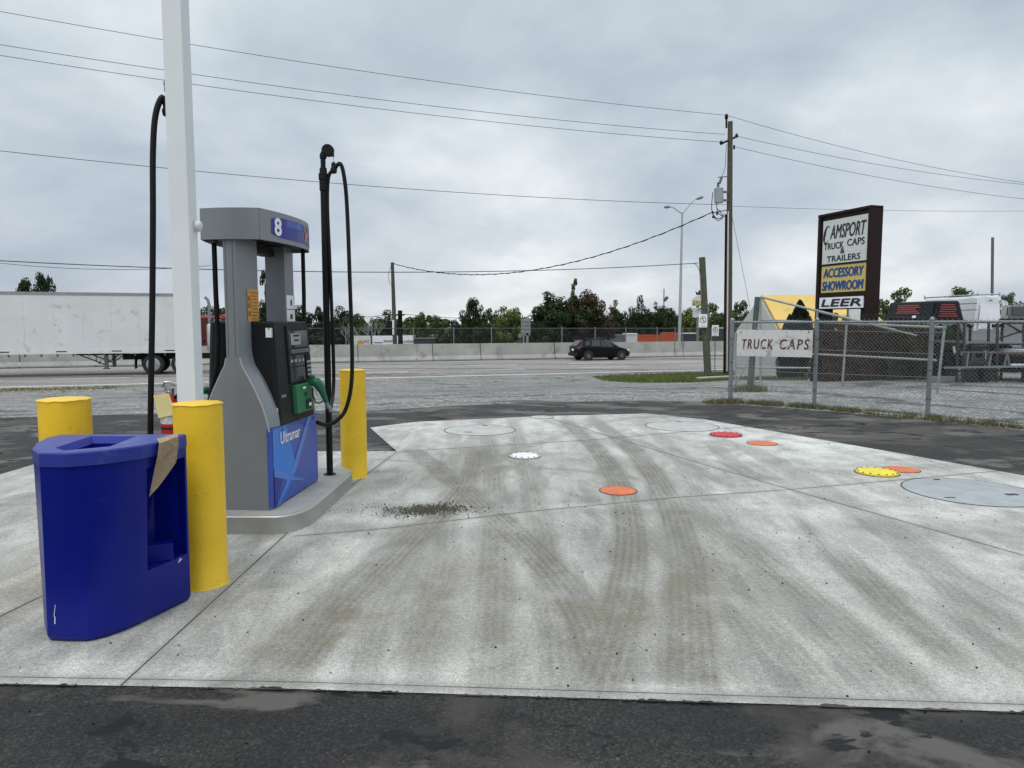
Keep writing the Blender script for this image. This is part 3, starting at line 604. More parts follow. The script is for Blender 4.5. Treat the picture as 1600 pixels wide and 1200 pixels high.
for y, z in ((-.315, .66), (-.315, 1.33)): MB().cyl((xo(z) - .03, -.362, z), (xo(z) - .03, -.366, z), .006, n=8).build('screw', MT['galv'], cab)
MB().box((xo(1.0) - .028, -.3615, .98), (.003, .003, .74)).build('panel_gap', MT['black_print'], cab)
MB().box((xo(.9) - .02, -.355, .72), (.03, .006, .04)).build('sticker', MT['label_white'], cab)
# head
side = [(.228, -.5), (.268, -.36), (.298, -.2), (.315, -.02), (.315, .12), (.30, .25), (.275, .36), (.245, .45), (.22, .49)]
ln = [0]
for a_, b_ in zip(side[:-1], side[1:]): ln.append(ln[-1] + math.dist(a_, b_))
def side_at(s, d=0.0):
    x = float(np.interp(s, ln, [p[0] for p in side])); y = float(np.interp(s, ln, [p[1] for p in side])); s2 = min(ln[-1], s + .02); s1 = max(0, s - .02)
    t_ = Vector((np.interp(s2, ln, [p[0] for p in side]) - np.interp(s1, ln, [p[0] for p in side]), np.interp(s2, ln, [p[1] for p in side]) - np.interp(s1, ln, [p[1] for p in side]))).normalized()
    return (x + t_.y * d, y - t_.x * d)
smp = [side_at(ln[-1] * i / 16) for i in range(17)]
outl = smp + [(0, .515)] + [(-x + .02, y) for x, y in smp[::-1]] + [(-.1, -.525), (0, -.53), (.1, -.525)]
H0, H1 = 1.965, 2.185
hd = MB().prism(outl, H0, H1, bot=False).build('canopy_head', MT['pump_grey'], pump, smooth=20)
q = MB(); q.prism(inset(outl, .012), H0 + .02, H0 + .026).build('soffit', MT['pump_black'], hd)
q = MB(); q.prism(inset(outl, .001), H0 - .001, H0 + .03, top=False, bot=False).build('lower_rim', MT['pump_light'], hd)
q = MB(); q.box((.2275, -.5005, (H0 + H1) / 2), (.003, .003, H1 - H0 - .004)); q.build('seam', MT['dark_steel'], hd)
q = MB(); q.box((0, 0, H0 - .03), (.10, .36, .06)); q.build('crossbeam', MT['black_metal'], pump)
def decal(nm, s0, s1, z0, z1, d, key, cur=0.0, n=14):
    vs = []; 
    for i in range(n + 1):
        s = s0 + (s1 - s0) * i / n; k = 0
        if i == 0: k = cur
        if i == 1: k = cur * .35
        x, y = side_at(s, d); vs += [(x, y, z0 + k), (x, y, z1 - k)]
    return MB().add(vs, [(2 * i, 2 * i + 2, 2 * i + 3, 2 * i + 1) for i in range(n)]).build(nm, MT[key], hd)
dc = decal('blue_decal', .125, ln[-1] - .01, H0 + .035, H1 - .038, .002, 'blue_deep', .02)
def wrap(geo, sc_, zc_, d, key, nm):
    vs = []
    for x, y in geo[0]:
        px_, py_ = side_at(sc_ + x, d); vs.append((px_, py_, zc_ + y))
    MB().add(vs, geo[1]).build(nm, MT[key], dc)
HM = (H0 + H1) / 2 + .002
wrap(text_fit('8', .095, .132, bold=.03), .205, HM, .0045, 'white_print', 'numeral')
bird = [(-.03, .07), (-.018, .045), (-.016, .01), (-.005, .0), (.012, .02), (.035, .05), (.036, .025), (.030, -.005), (.02, -.02), (.014, -.045), (.03, -.06), (.022, -.068), (.0, -.055), (-.02, -.062), (-.03, -.05), (-.012, -.035), (-.018, -.01), (-.028, .03)]
bv = [(0, 0)] + bird; wrap(([(x * 1.6, y * .95) for x, y in bv], [(0, i + 1, (i + 1) % len(bird) + 1) for i in range(len(bird))]), .70, HM, .005, 'bird_orange', 'bird_emblem')
decal('highlight_band', .32, .58, H0 + .13, H1 - .045, .003, 'blue_mid')
# stickers on the columns
q = MB(); q.slab([(.0815, -.41, 1.38), (.0815, -.22, 1.38), (.0815, -.22, 1.62), (.0815, -.41, 1.62)], .0015); sk = q.build('safety_sticker', MT['sticker_orange'], pump)
q = MB()
for i in range(9):
    z = 1.595 - i * .024; q.box((.0835, -.30 + (.0 if i else 0), z), (.001, .10 if i % 3 else .14, .006))
for z in (1.55, 1.50, 1.44): q.box((.0835, -.385, z), (.001, .035, .035))
q.build('sticker_print', MT['sticker_dark'], sk)
q = MB(); q.slab([(.117, .24, 1.36), (.117, .42, 1.36), (.117, .42, 1.60), (.117, .24, 1.60)], .0015); sk = q.build('warning_sticker', MT['white_print'], pump)
q = MB(); q.box((.119, .33, 1.485), (.001, .17, .006)); q.box((.119, .34, 1.54), (.001, .03, .05)); q.box((.119, .34, 1.425), (.001, .05, .04)); q.build('sticker_print', MT['black_print'], sk)
# hoses from the head
q = MB(); q.tube([(-.15, -.42, 2.0), (-.15, -.42, 1.6), (-.145, -.42, 1.25), (-.16, -.42, 1.05), (-.22, -.40, .85), (-.28, -.36, .72), (-.33, -.30, .62), (-.35, -.2, .55), (-.34, -.05, .60), (-.33, .0, .70)], .0185, 10); q.build('hose', MT['black_hose'], pump, smooth=60)
q = MB(); q.cyl((-.15, -.42, 1.95), (-.15, -.42, 2.0), .026, n=12); q.build('hose_coupling', MT['dark_steel'], pump, smooth=40)
q = MB(); q.tube([(.185, .46, 2.0), (.185, .46, 1.6), (.18, .45, 1.2), (.17, .43, 1.0)], .017, 10); q.build('hose', MT['black_hose'], pump, smooth=60)
def nozzle(sx, par):
    # local frame: sits at cabinet side, spout into the cabinet, handle sloping down and out
    def T_(p): return (sx * (.305 + p[0] * .72), .20 + p[1] * .7, .775 + p[2] * 1.15)
    q = MB(); q.tube([T_(p) for p in [(.0, .04, .085), (.035, .04, .10), (.07, .045, .095), (.10, .06, .07), (.125, .075, .03), (.15, .09, -.02), (.168, .10, -.055)]], .02, 12, rf=[.026, .038, .045, .041, .030, .022, .018]); nz = q.build('nozzle', MT['green_plastic'], par, smooth=60)
    q = MB(); q.box(T_((.03, .035, .135)), (.035, .045, .03)); q.build('nozzle_hook', MT['green_plastic'], nz, bevel=.008)
    q = MB(); q.tube([T_(p) for p in [(.03, .03, .06), (.035, .025, .0), (.06, .03, -.05), (.10, .055, -.055), (.14, .08, -.04)]], .006, 8); q.build('lever_guard', MT['black_metal'], nz, smooth=60)
    q = MB(); q.tube([T_(p) for p in [(.055, .04, .05), (.07, .045, .015), (.095, .06, -.01)]], .010, 8); q.build('lever', MT['label_white'], nz, smooth=60)
    q = MB(); q.cyl(T_((.0, .04, .08)), T_((-.04, .04, .03)), .014, n=10); q.build('spout', MT['steel'], nz, smooth=40)
    q = MB(); q.cyl(T_((.165, .10, -.05)), T_((.18, .107, -.085)), .016, n=12); q.cyl(T_((.18, .107, -.085)), T_((.20, .115, -.10)), .02, n=12); q.lathe([(.005, -.018), (.019, -.01), (.019, .01), (.005, .018)], T_((.205, .117, -.112)), 12); q.build('swivel', MT['galv'], nz, smooth=50)
    return T_((.205, .117, -.112))
sw = nozzle(1, pump)
q = MB(); q.tube([(-.36 - .02, -.05, .80), (-.40, -.12, .85), (-.46, -.16, .83)], .03, 10); nl = q.build('nozzle', MT['green_plastic'], pump, smooth=60)
q = MB(); q.tube([(-.38, -.05, .76), (-.45, -.12, .74)], .007, 6); q.build('lever_guard', MT['black_metal'], nl)
pump_m = Matrix.Translation(PO) @ Matrix.Rotation(YAW, 4, 'Z')
# ================================================================== hose masts
def smooth_path(pts, k=6):
    pts = [Vector(p) for p in pts]; o_ = []
    for i in range(len(pts) - 1):
        p0, p1, p2, p3 = pts[max(i - 1, 0)], pts[i], pts[i + 1], pts[min(i + 2, len(pts) - 1)]
        for j in range(k):
            t = j / k; o_.append(.5 * ((2 * p1) + (-p0 + p2) * t + (2 * p0 - 5 * p1 + 4 * p2 - p3) * t * t + (-p0 + 3 * p1 - 3 * p2 + p3) * t ** 3))
    return o_ + [pts[-1]]
def mast(x, y, z0, dirx, label):
    t = thing('hose_mast', (x, y, z0), label, 'hose mast', 'tall black hose masts at the pump')
    H = 3.055 - z0
    q = MB(); q.cyl((0, 0, 0), (0, 0, H - .38), .029, n=16); q.cyl((0, 0, H - .30), (0, 0, H - .09), .022, n=16); pl = q.build('pole', MT['black_metal'], t, smooth=40)
    q = MB(); q.lathe([(.03, H - .40), (.036, H - .39), (.036, H - .31), (.042, H - .30), (.042, H - .25), (.034, H - .245), (.03, H - .20), (.022, H - .195)], n=16); q.build('collar', MT['black_metal'], t, smooth=30)
    q = MB(); q.lathe([(.03, 0), (.055, 0.002), (.055, .008), (.03, .01)], n=16); q.build('base_flange', MT['black_metal'], t)
    q = MB(); q.cyl((dirx * .045, -.024, H - .05), (dirx * .045, .024, H - .05), .052, n=24); q.box((dirx * .045, 0, H - .085), (.10, .045, .03)); q.tube([(0, 0, H - .12), (.002, 0, H - .09), (dirx * .02, 0, H - .06)], .03, 12); q.build('retractor_reel', MT['black_metal'], t, smooth=40, bevel=.003)
    q = MB(); q.cyl((dirx * .09, 0, H - .06), (dirx * .092, 0, H - .15), .0025, n=6); q.build('cord', MT['galv'], t)
    q = MB(); q.lathe([(.008, H - .25), (.026, H - .24), (.03, H - .21), (.02, H - .19), (.022, H - .17), (.012, H - .15)], (dirx * .092, 0, 0), 14); q.build('hose_clamp', MT['black_metal'], t, smooth=40)
    return t, H
mr, Hm = mast(-1.655, 6.36, DH, 1, 'tall black hose mast standing on the far end of the pump island')
swW = pump_m @ Vector(sw); loc = Vector((-1.655, 6.36, DH)); B = swW - loc
q = MB()
pa = smooth_path([B, (.05, -.01, B.z + .12), (.055, -.005, 1.1), (.04, 0, 1.9), (.03, 0, 2.4), (.045, .0, Hm - .28), (.092, 0, Hm - .215)])
def RX(u, v, Y): p = AT(u, v, Y); return p - loc
pbth = smooth_path([(.092, 0, Hm - .215), RX(532, 256, 6.36), RX(539, 285, 6.36), RX(543, 340, 6.36), RX(547, 450, 6.3), RX(550, 540, 6.25), RX(549, 600, 6.2), RX(540, 640, 6.15), RX(525, 658, 6.1), RX(510, 664, 6.05), RX(496, 660, 5.95)])
q.tube(pa, .0155, 10); q.tube(pbth, .0175, 10); q.build('hose', MT['black_hose'], mr, smooth=60)
ml, Hl = mast(-2.10, 4.64, 0, -1, 'tall black hose mast mostly hidden behind the white post')
loc2 = Vector((-2.10, 4.64, 0))
def RY(u, v, Y): return AT(u, v, Y) - loc2
q = MB(); q.tube(smooth_path([(-.092, 0, Hl - .21), RY(254, 152, 4.62), RY(243, 180, 4.6), RY(239, 240, 4.58), RY(239, 340, 4.55), RY(238, 480, 4.52), RY(236, 600, 4.5), RY(235, 690, 4.5), RY(236, 760, 4.52), RY(245, 800, 4.6), RY(262, 812, 4.75), RY(285, 790, 4.95), RY(296, 740, 5.1), (-.28, .62, .84)]), .0185, 10); q.build('hose', MT['black_hose'], ml, smooth=60)
# ================================================================== white post, camera, extinguisher
wp = thing('white_post', (-2.035, 4.47, 0), 'tall square white steel post rising out of the top of the photo', 'post')
q = MB(); q.box((0, 0, 2.9), (.118, .118, 5.76)); q.build('shaft', MT['white_paint'], wp, bevel=.006)
q = MB(); q.box((0, 0, .008), (.22, .22, .016)); q.build('base_plate', MT['white_paint'], wp, bevel=.003)
cp = AT(308, 353, 4.5)
scam = thing('security_camera', tuple(cp), 'small white dome security camera on the side of the white post', 'camera')
q = MB(); q.cyl((-.035, 0, 0), (-.005, 0, 0), .032, n=18); q.build('mount', MT['black_metal'], scam, smooth=40)
q = MB(); q.lathe([(.034, 0), (.036, .012), (.03, .03), (.014, .038)], (-.008, 0, 0), 20, axis=(1, 0, -.1)); q.build('housing', MT['camera_white'], scam, smooth=40)
ex = AT(266, 650, 4.52)
fe = thing('fire_extinguisher', (ex.x, 4.53, .525), 'red fire extinguisher with a yellow inspection tag hanging beside the white post', 'fire extinguisher')
q = MB(); q.lathe([(.052, 0), (.060, .01), (.060, .43), (.05, .475), (.026, .505), (.02, .52)], n=28); q.build('cylinder', MT['red'], fe, smooth=35)
q = MB(); q.lathe([(.0615, .335), (.0615, .445)], n=28); q.v and q.build('label', MT['label_white'], fe, smooth=35)
q = MB(); q.lathe([(.0617, .30), (.0617, .315)], n=28); q.build('band', MT['black_print'], fe, smooth=35)
q = MB(); q.box((-.005, 0, .54), (.05, .03, .04)); q.bar((-.02, 0, .555), (-.03, -.02, .585), .012); q.tube([(-.035, -.02, .575), (-.02, -.02, .60), (.01, -.01, .60), (.04, 0, .58)], .008, 8); q.tube([(-.01, -.03, .54), (-.03, -.05, .50), (-.025, -.06, .46)], .007, 8); q.build('valve_handle', MT['steel'], fe, smooth=40)
q = MB(); q.tube([(.03, 0, .50), (.07, 0, .53), (.09, 0, .50), (.095, .0, .40), (.09, 0, .2)], .012, 8); q.build('discharge_hose', MT['black_hose'], fe, smooth=60)
q = MB(); q.box((.085, .03, .42), (.03, .03, .20)); q.build('bracket', MT['red'], fe)
q = MB(); pts = [(-.074, -.066, .52), (.025, -.070, .535), (.05, -.069, .45), (.045, -.067, .395), (-.048, -.066, .375)]; q.slab(pts, .0015); q.build('inspection_tag', MT['tag_yellow'], fe)
# ================================================================== blue bin
ZT = .92
tp = [(61, 707), (100, 707.5), (136, 705), (165, 702.5), (194, 699), (220, 695.5), (245, 690.5), (268, 684.5), (290, 678)]
bt = [(75, 1003), (105, 1004.5), (137, 1004.5), (165, 998), (196, 987), (222, 975.5), (249, 962), (273, 950), (298, 938)]
T = [GP(*p, ZT) for p in tp]; Bm = [GP(*p, 0.0) for p in bt]
Tb = [(-1.80, 3.80), (-2.46, 3.76), (-2.545, 3.62), (-2.50, 3.40), (-2.34, 3.215)]
Tb = [GP(93, 679, ZT), GP(72, 684, ZT), GP(57, 692, ZT), GP(51, 700, ZT)]
Bb = [(x + .015, y + .01) for x, y in Tb]
Bb[-1] = (Bm[0][0] - .10, Bm[0][1] + .13); Bb[-2] = (Bb[-1][0] - .05, Bb[-1][1] + .15)
bo = thing('trash_bin', (-2.1, 3.5, 0), 'dark blue curved plastic waste bin with a squeegee recess, beside the yellow bollard', 'trash bin')
Z2 = ZT - .062
def lerp2(k): return [((1 - k) * a[0] + k * b[0], (1 - k) * a[1] + k * b[1]) for a, b in zip(Bm + Bb, T + Tb)]
RZ0, RZ1 = .27, .80                                             # recess heights
IA, IB = 6, 8                                                   # recess spans outline points 6..8 (inset at ends)
def ringz(z): return [(x, y, z) for x, y in lerp2(z / ZT)]
n = len(T) + len(Tb)
def fine(z):
    r_ = ringz(z); out_ = []
    for i, p in enumerate(r_):
        out_.append(Vector(p))
        if i == 5: out_.append(Vector(p).lerp(Vector(r_[6]), .35))          # recess left edge
        if i == 7: out_.append(Vector(p).lerp(Vector(r_[8]), .88))          # recess right edge
    return out_
zz_ = [.006, .03, RZ0, RZ0 + .001, RZ1, Z2 - .012, Z2]
rr = [fine(z) for z in zz_]; m_ = len(rr[0])
rr[0] = [p + (Vector((-2.08, 3.52, p.z)) - p).normalized() * .012 for p in rr[0]]
sk_ = {6, 7, 8}                                                 # faces between fine idx 6..9 are open in the recess band
q = MB(); q.v = [tuple(p) for r_ in rr for p in r_]
for j in range(len(rr) - 1):
    for i in range(m_):
        if j in (2, 3) and i in sk_: continue
        q.f.append((j * m_ + i, j * m_ + (i + 1) % m_, (j + 1) * m_ + (i + 1) % m_, (j + 1) * m_ + i))
q.f.append(tuple(range(m_))[::-1])
body = q.build('body', MT['bin_blue'], bo, world=True, smooth=18)
# recess lining
e0, e1 = fine(RZ0), fine(RZ1); inn = Vector((-.19, .06, 0)); lo_ = [e0[i] for i in (6, 7, 8, 9)]; hi_ = [e1[i] for i in (6, 7, 8, 9)]
bl0, br0 = lo_[0] + Vector((-.14, .22, .0)), lo_[3] + Vector((-.15, .04, .0))
bl1, br1 = hi_[0] + Vector((-.13, .20, 0)), hi_[3] + Vector((-.15, .04, 0))
q = MB(); V_ = lo_ + hi_ + [bl0, br0, bl1, br1]
q.add(V_, [(0, 8, 10, 4), (3, 7, 11, 9), (8, 9, 11, 10), (0, 1, 2, 3, 9, 8), (4, 10, 11, 7, 6, 5)]); q.build('squeegee_recess', MT['bin_blue'], bo, world=True)
q = MB(); q.box((lo_[1] + lo_[2]) / 2 + Vector((-.06, .06, .045)), (.12, .10, .09), rz=.5); q.build('squeegee_well', MT['bin_blue'], bo, world=True, bevel=.004)
# lid
def off(poly, d): return inset(poly, d)
base_o = [(p.x, p.y) for p in [Vector(v) for v in ringz(ZT)]]
ccw = sum(base_o[i][0] * base_o[(i + 1) % n][1] - base_o[(i + 1) % n][0] * base_o[i][1] for i in range(n)) > 0
sg_ = 1 if ccw else -1
l0 = inset(base_o, -.0025 * sg_); l1 = inset(base_o, -.002 * sg_); l2 = inset(base_o, .006 * sg_)
hole = [GP(*p, ZT) for p in [(86, 699.5), (100, 704), (172, 697.5), (213, 681.5), (143, 681.3)]]
q = MB(); q.loft([[(x, y, z) for x, y in rg] for rg, z in ((l0, Z2 - .004), (l0, Z2 + .012), (l1, ZT - .008), (inset(base_o, .001 * sg_), ZT - .002), (l2, ZT))], caps=False)
lid = q.build('lid', MT['bin_lid'], bo, world=True, smooth=18)
bm = bmesh.new(); ov = [bm.verts.new((x, y, ZT)) for x, y in l2]; iv = [bm.verts.new((x, y, ZT)) for x, y in hole]
es = [bm.edges.new((ov[i], ov[(i + 1) % len(ov)])) for i in range(len(ov))] + [bm.edges.new((iv[i], iv[(i + 1) % 5])) for i in range(5)]
bmesh.ops.triangle_fill(bm, use_beauty=True, use_dissolve=False, edges=es)
hc = Vector((sum(p[0] for p in hole) / 5, sum(p[1] for p in hole) / 5))
for f_ in [f_ for f_ in bm.faces if all(v in iv for v in f_.verts)]: bm.faces.remove(f_)
bm.verts.index_update(); vs_ = [tuple(v.co) for v in bm.verts]; fs_ = [tuple(v.index for v in f_.verts) for f_ in bm.faces]; bm.free()
hin = [((x - hc.x) * .80 + hc.x + .01, (y - hc.y) * .72 + hc.y + .012) for x, y in hole]
q = MB(); q.add(vs_, fs_); q.build('lid_top', MT['bin_lid'], lid, world=True)
q = MB(); q.loft([[(x, y, ZT) for x, y in hole], [(x, y, ZT - .03) for x, y in hin], [(x, y, ZT - .10) for x, y in hin]], caps=False); q.build('opening', MT['bin_blue'], lid, world=True)
q = MB(); q.prism(inset(hin, 0), ZT - .3, ZT - .10, top=False).build('bag_liner', MT['rubber'], bo, world=True)
# scuffs
def on_front(i, k, z): r_ = ringz(z); return Vector(r_[i]).lerp(Vector(r_[i + 1]), k)
q = MB()
for (i, k, z, l_, a_) in [(0, .35, .13, .06, 1.4), (0, .38, .095, .035, 1.5), (7, .25, .245, .03, .4), (7, .33, .25, .018, 1.2), (7, .28, .252, .02, .1)]:
    p = on_front(i, k, z) + Vector((0.004, -.004, 0)); d = (on_front(i, min(1, k + .3), z) - on_front(i, k, z)).normalized() * math.cos(a_) + Vector((0, 0, 1)) * math.sin(a_); q = MB(); q.bar(p, p + d * l_, .0035, .0015); q.build('scratch', MT['white_print'], body, world=True)
# paper bag
pw = [(248, 689, ZT + .006), (262, 686.5, ZT + .012), (272, 684, ZT + .010), (277, 682, ZT + .014)]
def bp_(u, v, Y): return AT(u, v, Y)
y_ = 3.53
tops = [Vector((*GP(247, 690, ZT), ZT + .004)), Vector((*GP(262, 687, ZT), ZT + .009)), Vector((*GP(272, 685, ZT), ZT + .007)), Vector((*GP(278, 681, ZT), ZT + .012))]
def fz(k, z, o_):                                              # on the curved face between outline 6 and 8
    r_ = ringz(z); j = 6 + int(min(1.999, k * 2)); f_ = k * 2 - (j - 6); p = Vector(r_[j]).lerp(Vector(r_[j + 1]), f_); return p + Vector((.55, -.83, 0)) * o_
gridp = []
cols_ = 9; rows_ = 10
for r_i in range(rows_):
    row = []; t_ = r_i / (rows_ - 1)
    for c_i in range(cols_):
        s_ = c_i / (cols_ - 1)
        zl = .915 - .26 * t_; zr = .925 - .135 * t_
        kl = .06 - .28 * t_; kr = .70 + .04 * t_ - .12 * t_ * t_
        k = kl + (kr - kl) * s_; z = zl + (zr - zl) * s_ ; z = z - .0 * s_
        o_ = .016 + (.012 if t_ < .35 else 0) + .012 * abs(mnoise.noise(Vector((c_i * .9, r_i * .8, 2)))) + .006 * math.sin(s_ * 6 + t_ * 4)
        if k < 0:
            p = fz(0, z, o_) + (Vector(ringz(z)[5]) - Vector(ringz(z)[6])).normalized() * (-k) * .24
        else: p = fz(k, z, o_)
        row.append(p)
    gridp.append(row)
first = [Vector((*GP(u_, v_, ZT), ZT + .006 + .006 * random.random())) for u_, v_ in [(245 + i * 4, 688 - i * 1.1) for i in range(cols_)]]
gridp = [first] + gridp
q = MB(); q.v = [tuple(p) for row in gridp for p in row]; q.f = [(j * cols_ + i, j * cols_ + i + 1, (j + 1) * cols_ + i + 1, (j + 1) * cols_ + i) for j in range(rows_) for i in range(cols_ - 1)]
pbg = q.build('paper_bag', MT['brown_paper'], loc=(-1.75, 3.45, .7)); tag(pbg, 'crumpled brown paper bag draped over the edge of the blue bin', 'paper bag')
sm = pbg.modifiers.new('solid', 'SOLIDIFY'); sm.thickness = .002
# ================================================================== BACKGROUND
def onl(u, s, v=None, z=None):                                  # point on the line of constant s seen at photo column u
    k = (u - 800) / FPX; Y = s / (TX - TY * k)
    for _ in range(3):
        if v is not None: p = AT(u, v, Y)
        else:
            zz0 = z if z is not None else zt(s); vv = 505 - (zz0 - CAMH) * FPX / Y; p = AT(u, vv, Y); p.z = zz0
        Y *= s / S_of(p.x, p.y)
    return p
# ---- median barrier
bt_ = thing('concrete_barrier', (*TS(0, 48.3), -1.1), 'long grey concrete barrier wall along the far side of the highway', 'barrier', rz=TA)
bpf = [(0, 0), (0, .09), (.17, .34), (.24, 1.17), (.40, 1.17), (.47, .34), (.64, .09), (.64, 0)]
q = MB(); q.loft([[(t, y, z) for y, z in bpf] for t in np.arange(-110, 141, 5.0)]); q.build('wall', MT['barrier_conc'], bt_)
jn_px = [475, 560, 677, 752, 868, 960, 1056, 1069, 30, 150, 240, 383]
for u in jn_px:
    p = onl(u, 48.3); t_ = p.x * TX + p.y * TY; q = MB(); th = .035
    q.add([(t_ - th, y - .006, z) for y, z in bpf[:5]] + [(t_ + th, y - .006, z) for y, z in bpf[:5]], [(i, i + 1, i + 6, i + 5) for i in range(4)]); q.build('joint', MT['dark_steel'], bt_)
q = MB(); q.add([(t, y, .008) for t in (-110, 140) for y in (-.35, .0)], [(0, 1, 3, 2)]); q.build('gutter_strip', MT['wood_dark'], bt_)  # flat dark strip on the road along the foot of the wall
# ---- mesh helper (diagonal wires in a rectangle given by 2 edge vectors)
def chain(mbx, o, ex, W, ez, H, sp, r):
    o, ex, ez = Vector(o), Vector(ex), Vector(ez)
    for sgn in (1, -1):
        k = -H
        while k < W:
            a0, a1 = k, k + H; z0, z1 = (0, H) if sgn > 0 else (H, 0)
            if a0 < 0: z0 = z0 + sgn * (0 - a0); a0 = 0
            if a1 > W: z1 = z1 - sgn * (a1 - W); a1 = W
            if a1 > a0 + .01: mbx.cyl(o + ex * a0 + ez * z0, o + ex * a1 + ez * z1, r, n=3, caps=False)
            k += sp
# ---- far fence
ff = thing('chain_fence', tuple(onl(581, 51.5)), 'tall far chain-link fence standing behind the concrete barrier', 'fence')
us = [540, 581, 646, 709, 768, 823, 878, 930, 978, 1027, 1055, 1067, 1112, 1160]
for u in us:
    p = onl(u, 51.5, 511); q = MB(); q.cyl((p.x, p.y, -1.15), (p.x, p.y, p.z), .04, n=6); q.build('fence_post', MT['galv'], ff, world=True)
p0, p1 = onl(470, 51.5, 513), onl(1250, 51.5, 513)
q = MB(); q.cyl(p0, p1, .025, n=6); q.build('top_rail', MT['galv_dark'], ff, world=True)
q = MB(); chain(q, (p0.x, p0.y, -1.1), Vector((TX, TY, 0)), (p1 - p0).length, (0, 0, 1), 2.25, .16, .0035); q.build('wire_mesh', MT['galv_dark'], ff, world=True)
# ---- trees
def leafmat(name, c1, c2, c3):
    m = bpy.data.materials.new(name); m.use_nodes = True; nt = m.node_tree; b = nt.nodes['Principled BSDF']
    g = N(nt, 'ShaderNodeNewGeometry'); tc = N(nt, 'ShaderNodeTexCoord'); n = N(nt, 'ShaderNodeTexNoise', inp={'Scale': 5, 'Detail': 3}); L(nt, tc.outputs['Object'], n.inputs[0])
    f = M(nt, 'ADD', M(nt, 'MULTIPLY', g.outputs['Random Per Island'], .6), M(nt, 'MULTIPLY', n.outputs[0], .5))
    L(nt, ramp(nt, f, [(.2, c1), (.5, c2), (.85, c3)]), b.inputs['Base Color']); b.inputs['Roughness'].default_value = .75; b.inputs['Specular IOR Level'].default_value = .2
    return m
LM = {'dark': leafmat('leaf_dark', (.008, .016, .007), (.018, .034, .012), (.035, .055, .02)), 'mid': leafmat('leaf_mid', (.02, .04, .01), (.045, .075, .02), (.08, .115, .035)),
      'light': leafmat('leaf_light', (.04, .065, .014), (.08, .115, .025), (.14, .165, .045)), 'rust': leafmat('leaf_rust', (.028, .016, .01), (.048, .03, .016), (.06, .045, .02)), 'brown': leafmat('leaf_brown', (.025, .016, .011), (.055, .035, .022), (.09, .065, .035))}
def crown_mesh(kind, seed, n=6000, leaf=.03):
    r = np.random.default_rng(seed); cl = []
    if kind == 'round':
        for _ in range(44):
            d = r.normal(size=3); d /= np.linalg.norm(d); k = r.uniform(.12, .42); cl.append((d[0] * k, d[1] * k, .56 + d[2] * k * .85, r.uniform(.07, .14)))
    elif kind == 'open':
        for _ in range(30):
            d = r.normal(size=3); d /= np.linalg.norm(d); k = r.uniform(.2, .45); cl.append((d[0] * k, d[1] * k, .58 + d[2] * k * .8, r.uniform(.04, .10)))
    elif kind == 'spire':
        for i in range(42):
            h = r.uniform(.08, .97); k = .30 * (1 - h) ** .8 * r.uniform(.3, 1.1); an = r.uniform(0, 6.28); cl.append((math.cos(an) * k, math.sin(an) * k, h, .035 + .07 * (1 - h)))
    elif kind == 'pine':
        for i in range(60):
            h = r.uniform(.12, .93); k = (.42 - .26 * h ** 1.6) * r.uniform(.1, 1.1); an = r.uniform(0, 6.28); cl.append((math.cos(an) * k, math.sin(an) * k, h + .02 * r.normal(), r.uniform(.05, .10)))
    elif kind == 'bush':
        for _ in range(60): x_ = r.uniform(-.95, .95); cl.append((x_, r.uniform(-.3, .3), r.uniform(.05, .88) * (1 - .35 * abs(math.sin(x_ * 5 + seed)) * r.random()), r.uniform(.08, .14)))
    elif kind == 'oak':
        for _ in range(40):
            an = r.uniform(0, 6.28); k = r.uniform(0, .5); cl.append((math.cos(an) * k, math.sin(an) * k, .35 + .5 * r.random() * (1 - (k / .6) ** 2) + .08 * r.random(), r.uniform(.06, .13)))
    cl = np.array(cl); wgt = cl[:, 3] ** 2; wgt /= wgt.sum(); idx = r.choice(len(cl), n, p=wgt)
    d = r.normal(size=(n, 3)); d /= np.linalg.norm(d, axis=1)[:, None]; rad = cl[idx, 3] * (1 - .45 * r.random(n) ** 2)
    c = cl[idx, :3] + d * rad[:, None] * np.array([1, 1, .8]); a = r.normal(size=(n, 3)); a -= (a * d).sum(1)[:, None] * d * .6; a /= np.linalg.norm(a, axis=1)[:, None]
    b = np.cross(d, a); s = leaf * r.uniform(.5, 1.25, n)[:, None]
    V = np.stack([c - a * s, c - b * s * .5, c + a * s * .9, c + b * s * .55], 1).reshape(-1, 3)
    me = bpy.data.meshes.new('crown'); me.from_pydata(V.tolist(), [], np.arange(4 * n).reshape(-1, 4).tolist()); return me, cl
def trunk_mesh(cl, kind, seed):
    r = random.Random(seed); q = MB(); top = .9 if kind in ('spire', 'pine') else .6
    q.tube([(0, 0, -.05), (.01, 0, top * .4), (-.01, .01, top * .75), (0, 0, top)], .02, 8, rf=[.026, .02, .014, .005])
    for c in cl[:16]:
        z0 = max(.12, min(top * .95, c[2] - .18)); q.tube([(0, 0, z0), (c[0] * .5, c[1] * .5, (z0 + c[2]) / 2 + .02), (c[0], c[1], c[2])], .006, 5, rf=[.010, .006, .002])
    me = bpy.data.meshes.new('trunk'); me.from_pydata([tuple(p) for p in q.v], [], q.f); me.materials.append(MT['wood_pole']); return me
CR = {}
